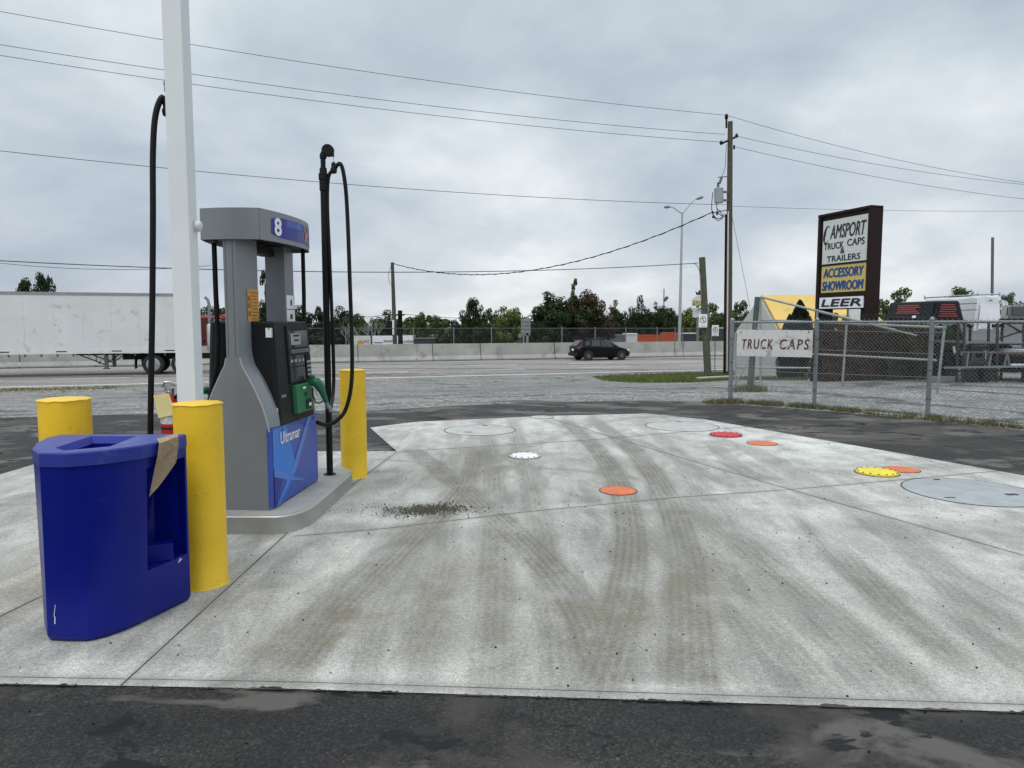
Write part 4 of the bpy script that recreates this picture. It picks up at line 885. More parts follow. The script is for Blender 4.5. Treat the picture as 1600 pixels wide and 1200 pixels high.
for kind, lm, seed, n_, lf in [('round', 'dark', 1, 6000, .026), ('round', 'mid', 2, 6000, .026), ('round', 'light', 3, 6000, .026), ('open', 'mid', 4, 2600, .024), ('open', 'rust', 5, 2300, .022), ('round', 'rust', 6, 6000, .026), ('spire', 'dark', 7, 5000, .022), ('spire', 'mid', 17, 5000, .022), ('pine', 'dark', 8, 5000, .022),
                       ('pine', 'mid', 9, 5000, .024), ('bush', 'mid', 10, 8000, .034), ('bush', 'dark', 11, 8000, .034), ('oak', 'mid', 12, 3600, .024), ('round', 'dark', 13, 6000, .026), ('open', 'light', 14, 2800, .024)]:
    me, cl = crown_mesh(kind, seed, n_, lf); me.materials.append(LM[lm]); CR.setdefault((kind, lm), []).append((me, trunk_mesh(cl, kind, seed)))
def tree(u, vtop, wpx, Y, kind, lm, label, group='trees beyond the highway', name='tree', zbase=None, k=0, fill=.76):
    me, tr = CR[(kind, lm)][k % len(CR[(kind, lm)])]; p = AT(u, vtop, Y); zb_ = gz(p.x, Y) if zbase is None else zbase
    H = (p.z - zb_) * (1.08 if kind != 'bush' else 1.0); W = wpx / FPX * Y / fill; t = thing(name, (p.x, Y, zb_), label, 'shrub' if kind == 'bush' else 'tree', group, rz=random.uniform(0, 6.28) if kind != 'bush' else random.choice([0, math.pi]))
    sx = W if kind != 'bush' else W / 2
    for nm, m_ in (('crown', me), ('trunk', tr)):
        o = bpy.data.objects.new(nm, m_); col.objects.link(o); o.parent = t; o.scale = (sx, sx if kind != 'bush' else H, H)
    return t
tree(38, 437, 50, 66, 'pine', 'dark', 'dark treetop above the white trailer, the left of two'); tree(68, 428, 50, 66, 'pine', 'dark', 'dark treetop above the white trailer, the right of two')
tree(413, 424, 62, 66, 'spire', 'dark', 'tall dark conifer seen between the two pump columns'); tree(330, 480, 60, 110, 'round', 'mid', 'green tree behind the red barn roof beside the exhaust stack'); tree(368, 486, 50, 110, 'round', 'dark', 'dark tree behind the pump column just right of the barn')
tree(430, 470, 70, 100, 'round', 'dark', 'dark tree partly hidden behind the far pump column'); tree(475, 484, 60, 95, 'round', 'dark', 'dark tree just left of the tall hose mast'); tree(497, 479, 40, 98, 'spire', 'dark', 'pointed dark tree just left of the tall hose mast')
tree(530, 485, 50, 92, 'round', 'dark', 'dark rounded tree seen between the hose mast and its hanging hose'); tree(600, 491, 52, 88, 'round', 'dark', 'low dark tree directly left of the thin wooden pole')
tree(560, 496, 40, 90, 'open', 'mid', 'thin green tree among the bare branches'); tree(655, 492, 45, 92, 'pine', 'mid', 'green pine just right of the twin wooden poles'); tree(680, 494, 40, 95, 'open', 'mid', 'thin grey-green tree left of the big pine')
tree(740, 467, 52, 80, 'pine', 'dark', 'big dark pine left of the light green tree'); tree(722, 492, 40, 82, 'round', 'dark', 'low dark tree at the foot of the big pine'); tree(792, 475, 52, 82, 'round', 'light', 'light green rounded tree right of the big dark pine')
tree(768, 484, 36, 84, 'round', 'mid', 'green tree between the big pine and the light green tree'); tree(836, 500, 40, 90, 'round', 'dark', 'small dark tree behind the highway sign board')
tree(897, 436, 46, 70, 'spire', 'mid', 'green leading tree rising above the rusty dark one'); tree(885, 452, 92, 70, 'round', 'dark', 'wide dark tree behind the passing car', k=1); tree(864, 466, 60, 68, 'round', 'dark', 'dark green left part of the wide clump behind the car'); tree(918, 452, 66, 69, 'round', 'rust', 'dark rusty right part of the wide clump behind the car')
tree(946, 456, 50, 70, 'open', 'rust', 'loose airy rusty tree right of the wide clump'); tree(968, 486, 46, 92, 'round', 'mid', 'green tree between the rusty tree and the dark round ones'); tree(997, 470, 36, 88, 'round', 'dark', 'dark round tree, left of a pair above the orange containers'); tree(1034, 469, 42, 88, 'round', 'dark', 'dark round tree, right of a pair above the orange containers', k=1)
tree(1016, 490, 60, 92, 'round', 'mid', 'lower green tree in front of the dark pair'); tree(1070, 477, 60, 92, 'round', 'light', 'yellow-green tree behind the lamp post'); tree(1112, 476, 62, 92, 'round', 'mid', 'green tree behind the leaning wooden pole'); tree(1158, 472, 50, 76, 'round', 'mid', 'green tree just right of the tall utility pole')
tree(1090, 490, 50, 90, 'open', 'light', 'yellow-green tree under the round white sign'); tree(1200, 478, 60, 78, 'round', 'mid', 'green tree behind the yellow roof')
for i, (u, v, w_) in enumerate([(500, 476, 150), (590, 483, 150), (680, 480, 150), (770, 482, 130), (850, 484, 120), (920, 482, 140), (1000, 480, 140), (1080, 478, 130), (1160, 476, 130), (400, 472, 170)]):
    tree(u, v, w_, 92 + (i % 3) * 3, 'bush', 'mid' if i % 3 else 'dark', ['brushy green thicket left of the twin poles', 'brushy thicket behind the white roadside billboard', 'brushy thicket right of the twin poles', 'thicket in front of the light green tree', 'thicket behind the highway sign board', 'thicket behind the passing car', 'thicket above the orange containers', 'thicket behind the lamp post', 'thicket behind the tall utility pole', 'thicket behind the fuel pump'][i], 'thickets beyond the highway', 'thicket')
tree(1396, 452, 66, 48, 'open', 'mid', 'green tree just right of the tall brown sign', 'trees behind the yard'); tree(1380, 478, 40, 46, 'round', 'mid', 'low green tree at the foot of the tall sign', 'trees behind the yard'); tree(1500, 447, 86, 52, 'oak', 'mid', 'broad green treetop above the white truck cap', 'trees behind the yard'); tree(1578, 456, 42, 50, 'oak', 'mid', 'green treetop above the grey truck cap', 'trees behind the yard'); tree(1650, 470, 80, 52, 'round', 'mid', 'green tree at the right edge of the photo', 'trees behind the yard')
def bare(u, vt, Y, seed, label):
    r = random.Random(seed); p = AT(u, vt, Y); zb_ = gz(p.x, Y); H = p.z - zb_; t = thing('bare_tree', (p.x, Y, zb_), label, 'tree', 'bare trees beyond the highway'); q = MB()
    def br(a, d, l, rd, dep):
        b = a + d * l; q.cyl(a, b, rd, rd * .6, n=4, caps=False)
        if dep:
            for _ in range(3): nd = (d + Vector((r.uniform(-.6, .6), r.uniform(-.6, .6), r.uniform(-.1, .3)))).normalized(); br(a + (b - a) * r.uniform(.5, 1), nd, l * .62, rd * .6, dep - 1)
    br(Vector((0, 0, 0)), Vector((0, 0, 1)), H * .42, .07, 4); q.build('branches', MT['grey_wall'], t)
bare(566, 480, 84, 1, 'leafless grey tree with forked branches left of the thin pole'); bare(588, 484, 84, 5, 'leafless grey tree nearest the thin wooden pole'); bare(548, 490, 86, 9, 'leafless grey tree beside the hanging hose')
# ---- poles
def wpole(u, vb, vt, s, r0, r1, key, name, label, group=None, ub=None):
    b_ = onl(ub if ub else u, s, vb) if vb else onl(ub if ub else u, s); b_.z = min(b_.z, zt(s)); tp_ = AT(u, vt, b_.y)
    t = thing(name, (b_.x, b_.y, zt(s)), label, 'utility pole', group); d = tp_ - Vector((b_.x, b_.y, zt(s)))
    q = MB(); q.tube([d * k for k in (-.03, .3, .6, 1)], r0, 14, rf=[r0, r0 * .9 + r1 * .1, (r0 + r1) / 2, r1]); q.build('shaft', MT[key], t, smooth=40); return t, d, Vector((b_.x, b_.y, zt(s)))
SP = 30.6
up, ud, ub_ = wpole(1141, None, 190, SP, .17, .12, 'wood_pole', 'utility_pole', 'tallest wooden utility pole carrying a grey transformer beside the highway', ub=1138)
UP = lambda u, v, dy=0.0: AT(u, v, ub_.y + dy)
q = MB(); q.tube([UP(1136, 580, -.2), UP(1138, 330, -.2)], .035, 8); q.build('conduit', MT['label_white'], up, world=True, smooth=50)
q = MB(); q.tube([UP(1133, 583, .05), UP(1136, 335, .05)], .10, 10); q.build('cable_guard', MT['wood_dark'], up, world=True, smooth=50)
q = MB(); q.cyl(UP(1123, 317, -.15), UP(1123, 296, -.15), .22, n=18); q.lathe([(.22, 0), (.23, .02), (.21, .06), (.05, .09)], UP(1123, 296, -.15), 18); tf = q.build('transformer', mat('transformer_grey', (.30, .33, .35), .4, var=.08), up, world=True, smooth=40)
q = MB(); q.cyl(UP(1122, 294, -.15), UP(1122, 285, -.15), .07, .05, n=8); q.build('bushing', MT['galv_dark'], tf, world=True)
q = MB(); q.cyl(UP(1124, 287, -.2), UP(1128, 276, -.2), .06, n=8); q.bar(UP(1122, 277, -.1), UP(1136, 276, -.1), .04); q.build('fuse_cutout', MT['galv_dark'], up, world=True)
for v_ in (300, 313): q = MB(); q.bar(UP(1128, v_, -.1), UP(1138, v_, -.1), .10); q.build('bracket', MT['dark_steel'], up, world=True)
q = MB(); q.tube([UP(1128, 276, -.15), UP(1133, 262, -.1), UP(1135, 225, -.1)], .012, 5); q.build('jumper_wire', MT['black_hose'], up, world=True)
for pts in ([(1114, 300), (1112, 320), (1113, 332), (1118, 342), (1124, 344), (1134, 336)], [(1120, 302), (1120, 325), (1123, 333), (1129, 338), (1125, 330), (1120, 326)], [(1113, 332), (1118, 340), (1126, 341), (1132, 334)]):
    q = MB(); q.tube(smooth_path([UP(a_, b_, -.15) for a_, b_ in pts], 4), .02, 5); q.build('jumper_wire', MT['black_hose'], up, world=True)
for a_ in ((1113, 330), (1120, 332), (1114, 337)): q = MB(); q.cyl(UP(a_[0], a_[1], -.15), UP(a_[0] + .8, a_[1] + 4, -.15), .05, n=8); q.build('connector', MT['black_metal'], up, world=True)
q = MB(); q.cyl(UP(1135, 200), UP(1135, 180), .05, n=8); q.lathe([(.03, 0), (.09, .02), (.09, .08), (.05, .1), (.1, .14), (.04, .25)], UP(1135, 186), 10); q.build('insulator', MT['black_metal'], up, world=True)
q = MB(); q.bar(UP(1126, 225, -.3), UP(1152, 213, .3), .09); q.lathe([(.04, -.1), (.10, 0), (.04, .1)], UP(1127, 223, -.35), 8); q.lathe([(.04, -.1), (.09, 0), (.04, .1)], UP(1151, 212, .3), 8); q.build('cross_arm', MT['black_metal'], up, world=True)
q = MB(); q.cyl(UP(1147, 227), UP(1147, 233), .05, n=8); q.build('insulator', MT['black_metal'], up, world=True)
def cable(name, a_, b_, sag, r, label, group='overhead lines', key='black_hose', n=24, cat='cable', twist=False):
    a_, b_ = Vector(a_), Vector(b_); pts = [a_.lerp(b_, i / n) - Vector((0, 0, 4 * sag * (i / n) * (1 - i / n))) for i in range(n + 1)]
    mid = a_; q = MB(); q.tube(pts, r, 5)
    if twist:
        m_ = 160; pts = [a_.lerp(b_, i / m_) - Vector((0, 0, 4 * sag * (i / m_) * (1 - i / m_))) + Vector((0, math.sin(i * .9), math.cos(i * .9))) * r * 1.3 for i in range(m_ + 1)]; q.tube(pts, r * .9, 4)
    o = q.build(name, MT[key], loc=tuple(a_)); return tag(o, label, cat, group)
def far_l(v, ds=0.0): return onl(-60, SP + ds, v)
def far_r(u, v, ds=0.0): return onl(u, SP + ds, v)
cable('power_line', far_l(7), UP(1135, 180), .35, .010, 'highest wire left of the tall utility pole'); cable('power_line', far_l(60), UP(1132, 210), .35, .010, 'second highest wire left of the tall utility pole'); cable('power_line', far_l(77), UP(1127, 222), .35, .010, 'third wire down left of the tall utility pole')
cable('power_line', far_l(229), UP(1135, 320), .35, .011, 'lone middle wire left of the tall utility pole'); cable('power_line', UP(1135, 180), far_r(1700, 297), .5, .010, 'highest wire right of the tall utility pole'); cable('power_line', UP(1152, 213), far_r(1700, 296), .4, .010, 'second wire down right of the tall utility pole')
cable('power_line', UP(1147, 229), far_r(1700, 320), .4, .010, 'third wire down right of the tall utility pole'); cable('power_line', UP(1138, 322), far_r(1700, 328), .15, .008, 'thin level wire passing just above the brown sign')
cable('guy_wire', UP(1143, 333), GT(1192, 585) + Vector((0, 0, 0)), 0, .012, 'slanting guy wire right of the tall utility pole', None, 'galv')
# leaning pole with no-parking sign
lp, ld, lb = wpole(1097, None, 402, 29.6, .175, .15, 'wood_green', 'wooden_pole', 'short leaning greenish wooden pole with a no-pedestrian sign on it', ub=1106)
LPt = lb + ld
cable('telephone_line', onl(-60, 29.6, 404), onl(1091, 29.6, 411), .45, .016, 'thick low cable running left from the short leaning pole')
cable('telephone_line', onl(-60, 29.7, 404), onl(330, 29.7, 415), .25, .009, 'thin slack cable beside the thick low one at the far left')
q = MB(); q.tube(smooth_path([AT(1083, 411, lb.y - .1), AT(1090, 416, lb.y - .1), AT(1094, 432, lb.y - .2), AT(1096, 470, lb.y - .2)], 4), .02, 5); q.build('drop_wire', MT['galv'], lp, world=True)
def nosign(name, u0, u1, v0, v1, p_depth, label, walk=True, pole_to=None):
    c_ = AT((u0 + u1) / 2, (v0 + v1) / 2, p_depth); W = (u1 - u0) / FPX * p_depth; H = (v1 - v0) / FPX * p_depth
    t = thing(name, tuple(c_), label, 'sign', 'white square signs by the highway', rz=-.05); q = MB(); q.box((0, 0, 0), (W, .02, H)); pl = q.build('plate', MT['white_print'], t, bevel=.003)
    R_ = W * .36; zc = H * .07
    q = MB(); q.loft([[(math.cos(a) * r, -.0125, math.sin(a) * r * 1.15 + zc) for a in np.linspace(0, 2 * math.pi, 33)[:-1]] for r in (R_, R_ * .82)], caps=False); q.build('ring', MT['black_print'], pl)
    q = MB()
    if walk: q.tube([(-.3 * R_, -.0115, .55 * R_ + zc), (0, -.0115, .15 * R_ + zc), (.1 * R_, -.0115, -.3 * R_ + zc), (.35 * R_, -.0115, -.7 * R_ + zc)], R_ * .10, 5); q.lathe([(R_ * .17, -.01), (R_ * .17, .01)], (-.1 * R_, -.0115, .6 * R_ + zc), 10, axis=(0, 1, 0)); q.build('pictogram', MT['black_print'], pl)
    else: g = text_fit('P', R_ * .7, R_ * 1.1, bold=.02); put_text(q, g, (0, -.0125, zc), (1, 0, 0), (0, 0, 1)); q.build('pictogram', MT['black_print'], pl)
    q = MB(); q.bar((-.62 * R_, -.014, .68 * R_ + zc), (.62 * R_, -.014, -.68 * R_ + zc), R_ * .11, .002); q.build('slash', mat('sign_red', (.4, .03, .03), .5) if 'sign_red' not in bpy.data.materials else bpy.data.materials['sign_red'], pl)
    q = MB(); q.box((0, -.0115, -H * .40), (W * .5, .002, H * .03)); q.build('arrow', MT['black_print'], pl)
    if pole_to:
        g = GT(*pole_to); q = MB(); q.cyl((g.x, g.y, g.z - .05), (c_.x, c_.y + .04, c_.z - H * .0), .022, n=6); q.build('post', MT['galv'], t, world=True)
    return t
nosign('road_sign', 1092, 1105, 491, 511.5, lb.y - .32, 'larger no-pedestrians sign fixed to the short leaning pole'); nosign('road_sign', 1112.5, 1123, 508, 525, 36.0, 'smaller no-parking sign on a thin post between the two wooden poles', False, (1117, 581))
# far thin pole + twin dark pole
p_, d_, b2 = wpole(613, None, 410, 53.5, .17, .12, 'wood_pole', 'utility_pole', 'thin distant wooden pole left of its shorter dark twin', 'distant wooden poles', ub=618)
q = MB(); q.tube(smooth_path([AT(612, 414, b2.y - .2), AT(607, 428, b2.y - .2), AT(609, 442, b2.y - .2), AT(613, 446, b2.y - .2)], 4), .02, 4); q.build('loop_wire', MT['black_hose'], p_, world=True)
q = MB(); q.cyl(AT(614.5, 523, b2.y - .3), AT(614.5, 500, b2.y - .3), .07, n=8); q.build('white_marker', MT['white_print'], p_, world=True)
p3, d3, b3 = wpole(625, None, 485, 54.5, .19, .17, 'wood_dark', 'utility_pole', 'short thick dark pole just right of the thin distant one', 'distant wooden poles', ub=626)
q = MB(); q.bar(AT(612, 492, b3.y - .3), AT(632, 492, b3.y - .3), .12); q.build('cross_arm', MT['wood_dark'], p3, world=True)
cable('power_line', AT(615, 412, b2.y), UP(1110, 333), 1.75, .022, 'thick twisted cable sagging from the thin distant pole up to the tall utility pole', twist=True)
q = cable('power_line', UP(1110, 333), UP(1137, 328), 0, .022, 'short end of the twisted cable at the tall utility pole'); 
cable('power_line', AT(520, 497, 62), AT(613, 491, b3.y), .1, .02, 'far low wire left of the short dark pole'); cable('power_line', AT(630, 491, b3.y), AT(1000, 502, 66), .3, .02, 'far low wire right of the short dark pole')
# double street lamp
lb2 = onl(1061, 50.0); L_ = thing('street_lamp', tuple(lb2), 'tall grey double-armed street lamp behind the barrier', 'street lamp'); A_ = lambda u, v: AT(u, v, lb2.y)
q = MB(); q.tube([Vector(lb2), A_(1066, 332)], .13, 12, rf=[.14, .075]); q.build('pole', MT['lamp_grey'], L_, world=True, smooth=50)
for pts, hd_ in (([(1066, 334), (1072, 327), (1080, 317), (1088, 310)], [(1087, 311), (1099, 307.5)]), ([(1066, 334), (1060, 330), (1053, 325), (1047, 323)], [(1047, 323), (1037.5, 323.5)])):
    q = MB(); q.tube(smooth_path([A_(*p) for p in pts], 4), .045, 8); ar = q.build('arm', MT['lamp_grey'], L_, world=True, smooth=50)
    q = MB(); a0, a1 = A_(*hd_[0]), A_(*hd_[1]); q.tube([a0, a0.lerp(a1, .3), a0.lerp(a1, .8), a1], .1, 8, rf=[.05, .12, .12, .04]); q.build('lamp_head', MT['galv'], ar, world=True, smooth=50)
# highway sign back
c_ = onl(822, 50.4, 512); sg = thing('road_sign', (c_.x, c_.y, -1.1), 'grey back of a tall highway sign board behind the barrier', 'sign'); A_ = lambda u, v: AT(u, v, c_.y)
q = MB(); a0, a1 = A_(814, 524), A_(829, 498); q.box((a0 + a1) / 2, (abs(a1.x - a0.x), .06, a1.z - a0.z)); bd = q.build('board', mat('sign_back', (.22, .25, .26), .5, metal=.3), sg, world=True)
for v in (502, 508, 514, 520): q = MB(); q.bar(A_(814.5, v) - Vector((0, .05, 0)), A_(828.5, v) - Vector((0, .05, 0)), .05); q.build('rail', MT['galv'], bd, world=True)
for u in (818, 824): q = MB(); b0 = A_(u, 520); q.bar((b0.x, b0.y + .06, -1.1), (b0.x, b0.y + .06, b0.z), .18 if u == 824 else .12); q.build('post', MT['galv'], sg, world=True)
# shop sign beyond
YS = 76; A_ = lambda u, v, d=0: AT(u, v, YS + d); c_ = A_(1090, 480)
ss = thing('shop_sign', (c_.x, YS, gz(c_.x, YS)), 'white round-topped shop sign with a crown, partly behind the leaning pole', 'sign')
arc = [A_(1081, 478), A_(1105, 478), A_(1105, 470)] + [A_(1093 + 12 * math.cos(a), 470 - 8 * math.sin(a)) for a in np.linspace(.2, math.pi - .2, 9)] + [A_(1081, 470)]
q = MB(); q.slab(arc, .25); q.build('arched_panel', MT['sign_white'], ss, world=True)
q = MB(); g = text_fit('FORT', 22 / FPX * YS, 8 / FPX * YS, bold=.03); put_text(q, g, A_(1093, 473, -.4), (1, 0, 0), (0, 0, 1)); q.build('lettering', MT['sign_yellow'], ss, world=True)
q = MB(); g = text_fit('FORT', 22 / FPX * YS, 8 / FPX * YS, bold=.03); put_text(q, g, A_(1093.7, 473.6, -.35), (1, 0, 0), (0, 0, 1)); q.build('lettering', MT['black_print'], ss, world=True)
q = MB(); q.slab([A_(1088, 461), A_(1097, 461), A_(1099, 455), A_(1095.5, 458), A_(1092.5, 453), A_(1090, 458), A_(1086.5, 455)], .15); q.build('crown_ornament', MT['rust_steel'], ss, world=True)
q = MB(); q.slab([A_(1082, 496), A_(1106, 495), A_(1106, 480), A_(1082, 481)], .2); q.build('lower_panel', MT['sign_white'], ss, world=True)
q = MB(); q.slab([A_(1083, 488, -.4), A_(1096, 481, -.4), A_(1105, 482, -.4), A_(1096, 483, -.4)], .02); q.build('black_swoosh', MT['black_print'], ss, world=True)
q = MB(); q.bar(A_(1090, 560), A_(1090, 478), .25); q.bar(A_(1105.5, 520), A_(1105.5, 480), .25); q.build('post', MT['galv'], ss, world=True)
# containers and trailers beyond the barrier
def boxat(name, u0, u1, v0, v1, Y, depth, key, label, cat, group=None, ribs=0, roofk=None, extra=None):
    a0, a1 = AT(u0, v1, Y), AT(u1, v0, Y); zb_ = min(a0.z, gz((a0.x + a1.x) / 2, Y)); t = thing(name, ((a0.x + a1.x) / 2, Y, zb_), label, cat, group)
    W, H = a1.x - a0.x, a1.z - zb_; q = MB(); q.box((0, depth / 2, H / 2), (W, depth, H)); bd = q.build('body', MT[key], t)
    for i in range(ribs): q = MB(); q.box((-W / 2 + (i + .5) * W / ribs, -.03, H / 2), (W / ribs * .45, .06, H - .25)); q.build('rib', MT[key], bd)
    q = MB(); q.box((0, -.04, H - .05), (W + .02, .07, .12)); q.box((0, -.04, .08), (W + .02, .07, .16)); q.build('frame', MT[roofk or key], t)
    return t, W, H
GC = 'containers and trailers beyond the barrier'
boxat('container', 958, 978, 523, 540, 84, 3, 'container_grey', 'dark grey container behind the nose of the car', 'container', GC, 8); boxat('container', 978.5, 996, 521, 540, 83, 3, 'container_white', 'pale grey-white container between the grey and orange ones', 'container', GC, 0, 'white_print')
boxat('container', 997, 1038, 523, 540, 86, 3, 'container_orange', 'long orange container right of the white one', 'container', GC, 12); boxat('container', 1040, 1059, 520, 540, 80, 3, 'container_orange', 'short orange container left of the lamp post', 'container', GC, 5)
boxat('trailer', 1064, 1090, 520, 540, 82, 3, 'dark_wall', 'dark trailer with white edges right of the lamp post', 'trailer', GC, 0, 'white_print'); boxat('trailer', 1122, 1136, 512, 540, 70, 3, 'dark_wall', 'dark blue-grey trailer with a white roof edge behind the tall pole', 'trailer', GC, 0, 'white_print')
boxat('shed', 594, 648, 524, 545, 90, 6, 'tan_wall', 'pale cream flat building behind the roadside billboard', 'building', None, 0); boxat('shed', 640, 680, 528, 545, 88, 5, 'dark_wall', 'low dark shed right of the cream building', 'building', None, 0, 'galv')
YB = 72; a0, a1 = AT(552, 545, YB), AT(648, 530, YB)
bb = thing('billboard', ((a0.x + a1.x) / 2, YB, gz((a0.x + a1.x) / 2, YB)), 'long low white roadside billboard with pink and black lettering', 'sign')
for u0, u1, key in ((552, 579, 'sign_white'), (582, 646, 'white_print')):
    q = MB(); q.box((AT(u0, 541, YB) + AT(u1, 530, YB)) / 2 , (AT(u1, 541, YB).x - AT(u0, 541, YB).x, .12, 22 / FPX * YB)); q.build('panel', MT[key], bb, world=True)
for s_, u, v, w_, h_, key in (('SALE', 572, 533, 9, 4.5, 'pink'), ('SHOP', 607, 533, 15, 3.5, 'black_print'), ('LUGGE', 638, 533.5, 18, 3.5, 'black_print')):
    q = MB(); put_text(q, text_fit(s_, w_ / FPX * YB, h_ / FPX * YB, bold=.02), AT(u, v, YB - .1), (1, 0, 0), (0, 0, 1)); q.build('lettering', MT[key], bb, world=True)
q = MB(); q.bar(AT(584, 535, YB - .08), AT(598, 535, YB - .08), .06); q.build('blue_line', MT['blue_mid'], bb, world=True); q = MB(); q.box(AT(632, 539, YB - .1), (1.5, .05, .25)); q.build('red_strip', MT['red'], bb, world=True)
q = MB(); q.lathe([(.3, -.02), (.3, .02)], AT(563, 536, YB - .1), 12, axis=(0, 1, 0)); q.build('round_emblem', MT['bird_orange'], bb, world=True)
# red barn behind the truck
YR = 74; rbn = thing('barn', (AT(315, 540, YR).x, YR, -4), 'red barn with a sloping roof and white sign band behind the truck', 'building')
q = MB(); q.slab([AT(262, 548, YR), AT(355, 548, YR), AT(355, 497, YR), AT(346, 493, YR), AT(262, 511, YR)], 8); q.build('wall', MT['barn_red'], rbn, world=True)
q = MB(); q.slab([AT(262, 511, YR - .3), AT(262, 509.5, YR - .3), AT(346, 491.5, YR - .3), AT(357, 496, YR - .3), AT(357, 497.5, YR - .3), AT(346, 493.2, YR - .3)], 8.6); q.build('roof', MT['red'], rbn, world=True)
q = MB(); q.box((AT(285, 525, YR - .2) + AT(345, 525, YR - .2)) / 2, (60 / FPX * YR, .15, 12 / FPX * YR)); bnd = q.build('sign_band', MT['white_print'], rbn, world=True)
q = MB(); put_text(q, text_fit('Zon', 20 / FPX * YR, 7 / FPX * YR, bold=.03, shear=.3), AT(318, 525, YR - .45), (1, 0, 0), (0, 0, 1)); q.build('lettering', MT['rust_steel'], bnd, world=True)
q = MB(); q.box(AT(300, 542, YR - .3), (80 / FPX * YR, .2, 10 / FPX * YR)); q.build('lower_panel', MT['tan_wall'], rbn, world=True)
q = thing('light_mast', tuple(AT(339, 530, 130)), 'tiny distant floodlight mast above the trees near the exhaust stack', 'light mast'); mbq = MB(); mbq.bar(AT(339, 530, 130), AT(339, 478, 130), .2); mbq.bar(AT(336, 478, 130), AT(342, 478, 130), .5); mbq.build('mast', MT['dark_steel'], q, world=True)
q = thing('antenna_mast', tuple(AT(1037, 500, 100)), 'thin distant antenna mast above the round dark tree', 'mast'); mbq = MB(); mbq.bar(AT(1037, 505, 100), AT(1037.5, 451, 100), .12); mbq.bar(AT(1038, 470, 100), AT(1043, 464, 100), .4); mbq.build('mast', MT['dark_steel'], q, world=True)
# ================================================================== PASSING CAR
def wheel(par, x, y, z, r, wd, side):

    q = MB(); q.lathe([(r * .62, -wd / 2), (r * .93, -wd / 2), (r, -wd * .35), (r, wd * .35), (r * .93, wd / 2), (r * .62, wd / 2)], (x, y, z), 28, axis=(0, 1, 0)); ty = q.build('wheel', MT['rubber'], par, smooth=40)
    q = MB(); q.lathe([(r * .64, -wd * .3), (r * .64, wd * .51), (r * .58, wd * .53), (r * .50, wd * .46 + .05), (r * .15, wd * .53), (r * .12, wd * .58)], (x, y, z), 20, axis=(0, side, 0)); q.build('rim', MT['rim_black'] if r < .4 else MT['rim'], ty, smooth=40)
    q = MB()
    for k in range(5):
        a = k * 2 * math.pi / 5; q.bar((x, y + side * wd * .56, z), (x + math.cos(a) * r * .6, y + side * wd * .56, z + math.sin(a) * r * .6), r * .14, .02)
    q.build('spokes', MT['rim'], ty); return ty
cc = onl(937, 46.05); car = thing('passing_car', (cc.x, cc.y, -1.1 + .004), 'black five-door hatchback driving right along the highway barrier', 'car', rz=TA)
# stations: x, sill z, belt z, top z, half width, top half width
ST = [(-2.08, .45, .80, .86, .62, .50), (-2.02, .30, .88, 1.0, .74, .60), (-1.90, .26, .94, 1.12, .80, .62), (-1.62, .24, .96, 1.38, .845, .58), (-1.35, .22, .96, 1.44, .86, .59), (-.8, .20, .95, 1.475, .87, .60), (-.2, .20, .93, 1.48, .87, .60), (.30, .20, .91, 1.43, .87, .58),
      (.75, .20, .89, 1.22, .865, .60), (1.12, .20, .875, .98, .86, .66), (1.25, .20, .86, .93, .86, .68), (1.65, .22, .76, .83, .84, .66), (1.95, .26, .62, .70, .76, .58), (2.08, .36, .50, .55, .62, .45)]
rings = []
for x, zs_, zb_, zt_, w_, wt in ST:
    h = [(w_ * .90, zs_), (w_, zs_ + .12), (w_ * 1.0, (zs_ + zb_) / 2), (w_ * .985, zb_ - .03), (w_ * .95, zb_ + .005), (wt + (w_ * .95 - wt) * .12, zb_ + (zt_ - zb_) * .85), (wt * .82, zt_ - .008), (wt * .4, zt_ + .01)]
    rings.append([(x, y, z) for y, z in h] + [(x, -y, z) for y, z in h[::-1]])
cb = MB().loft(rings).build('body', MT['car_paint'], car, smooth=35)
def ip(x):
    k = [a[0] for a in ST]; return [float(np.interp(x, k, [a[i] for a in ST])) for i in range(1, 6)]
def glass(x0, x1, side, f0=.10, f1=.84, sl0=0, sl1=0, nm='side_window'):
    vs = []; n_ = 8
    for i in range(n_ + 1):
        for top in (0, 1):
            x = x0 + (x1 - x0) * i / n_ + ((sl0 * (1 - i / n_) + sl1 * i / n_) if top else 0); zs_, zb_, zt_, w_, wt = ip(x); f_ = f1 if top else f0
            y = w_ * .95 + (wt + (w_ * .95 - wt) * .12 - w_ * .95) * (f_ / .85); vs.append((x, side * (y + .006), zb_ + (zt_ - zb_) * f_))
    q = MB(); q.add(vs, [(2 * i, 2 * i + 2, 2 * i + 3, 2 * i + 1) for i in range(n_)]); return q.build(nm, MT['car_glass'], cb, smooth=40)
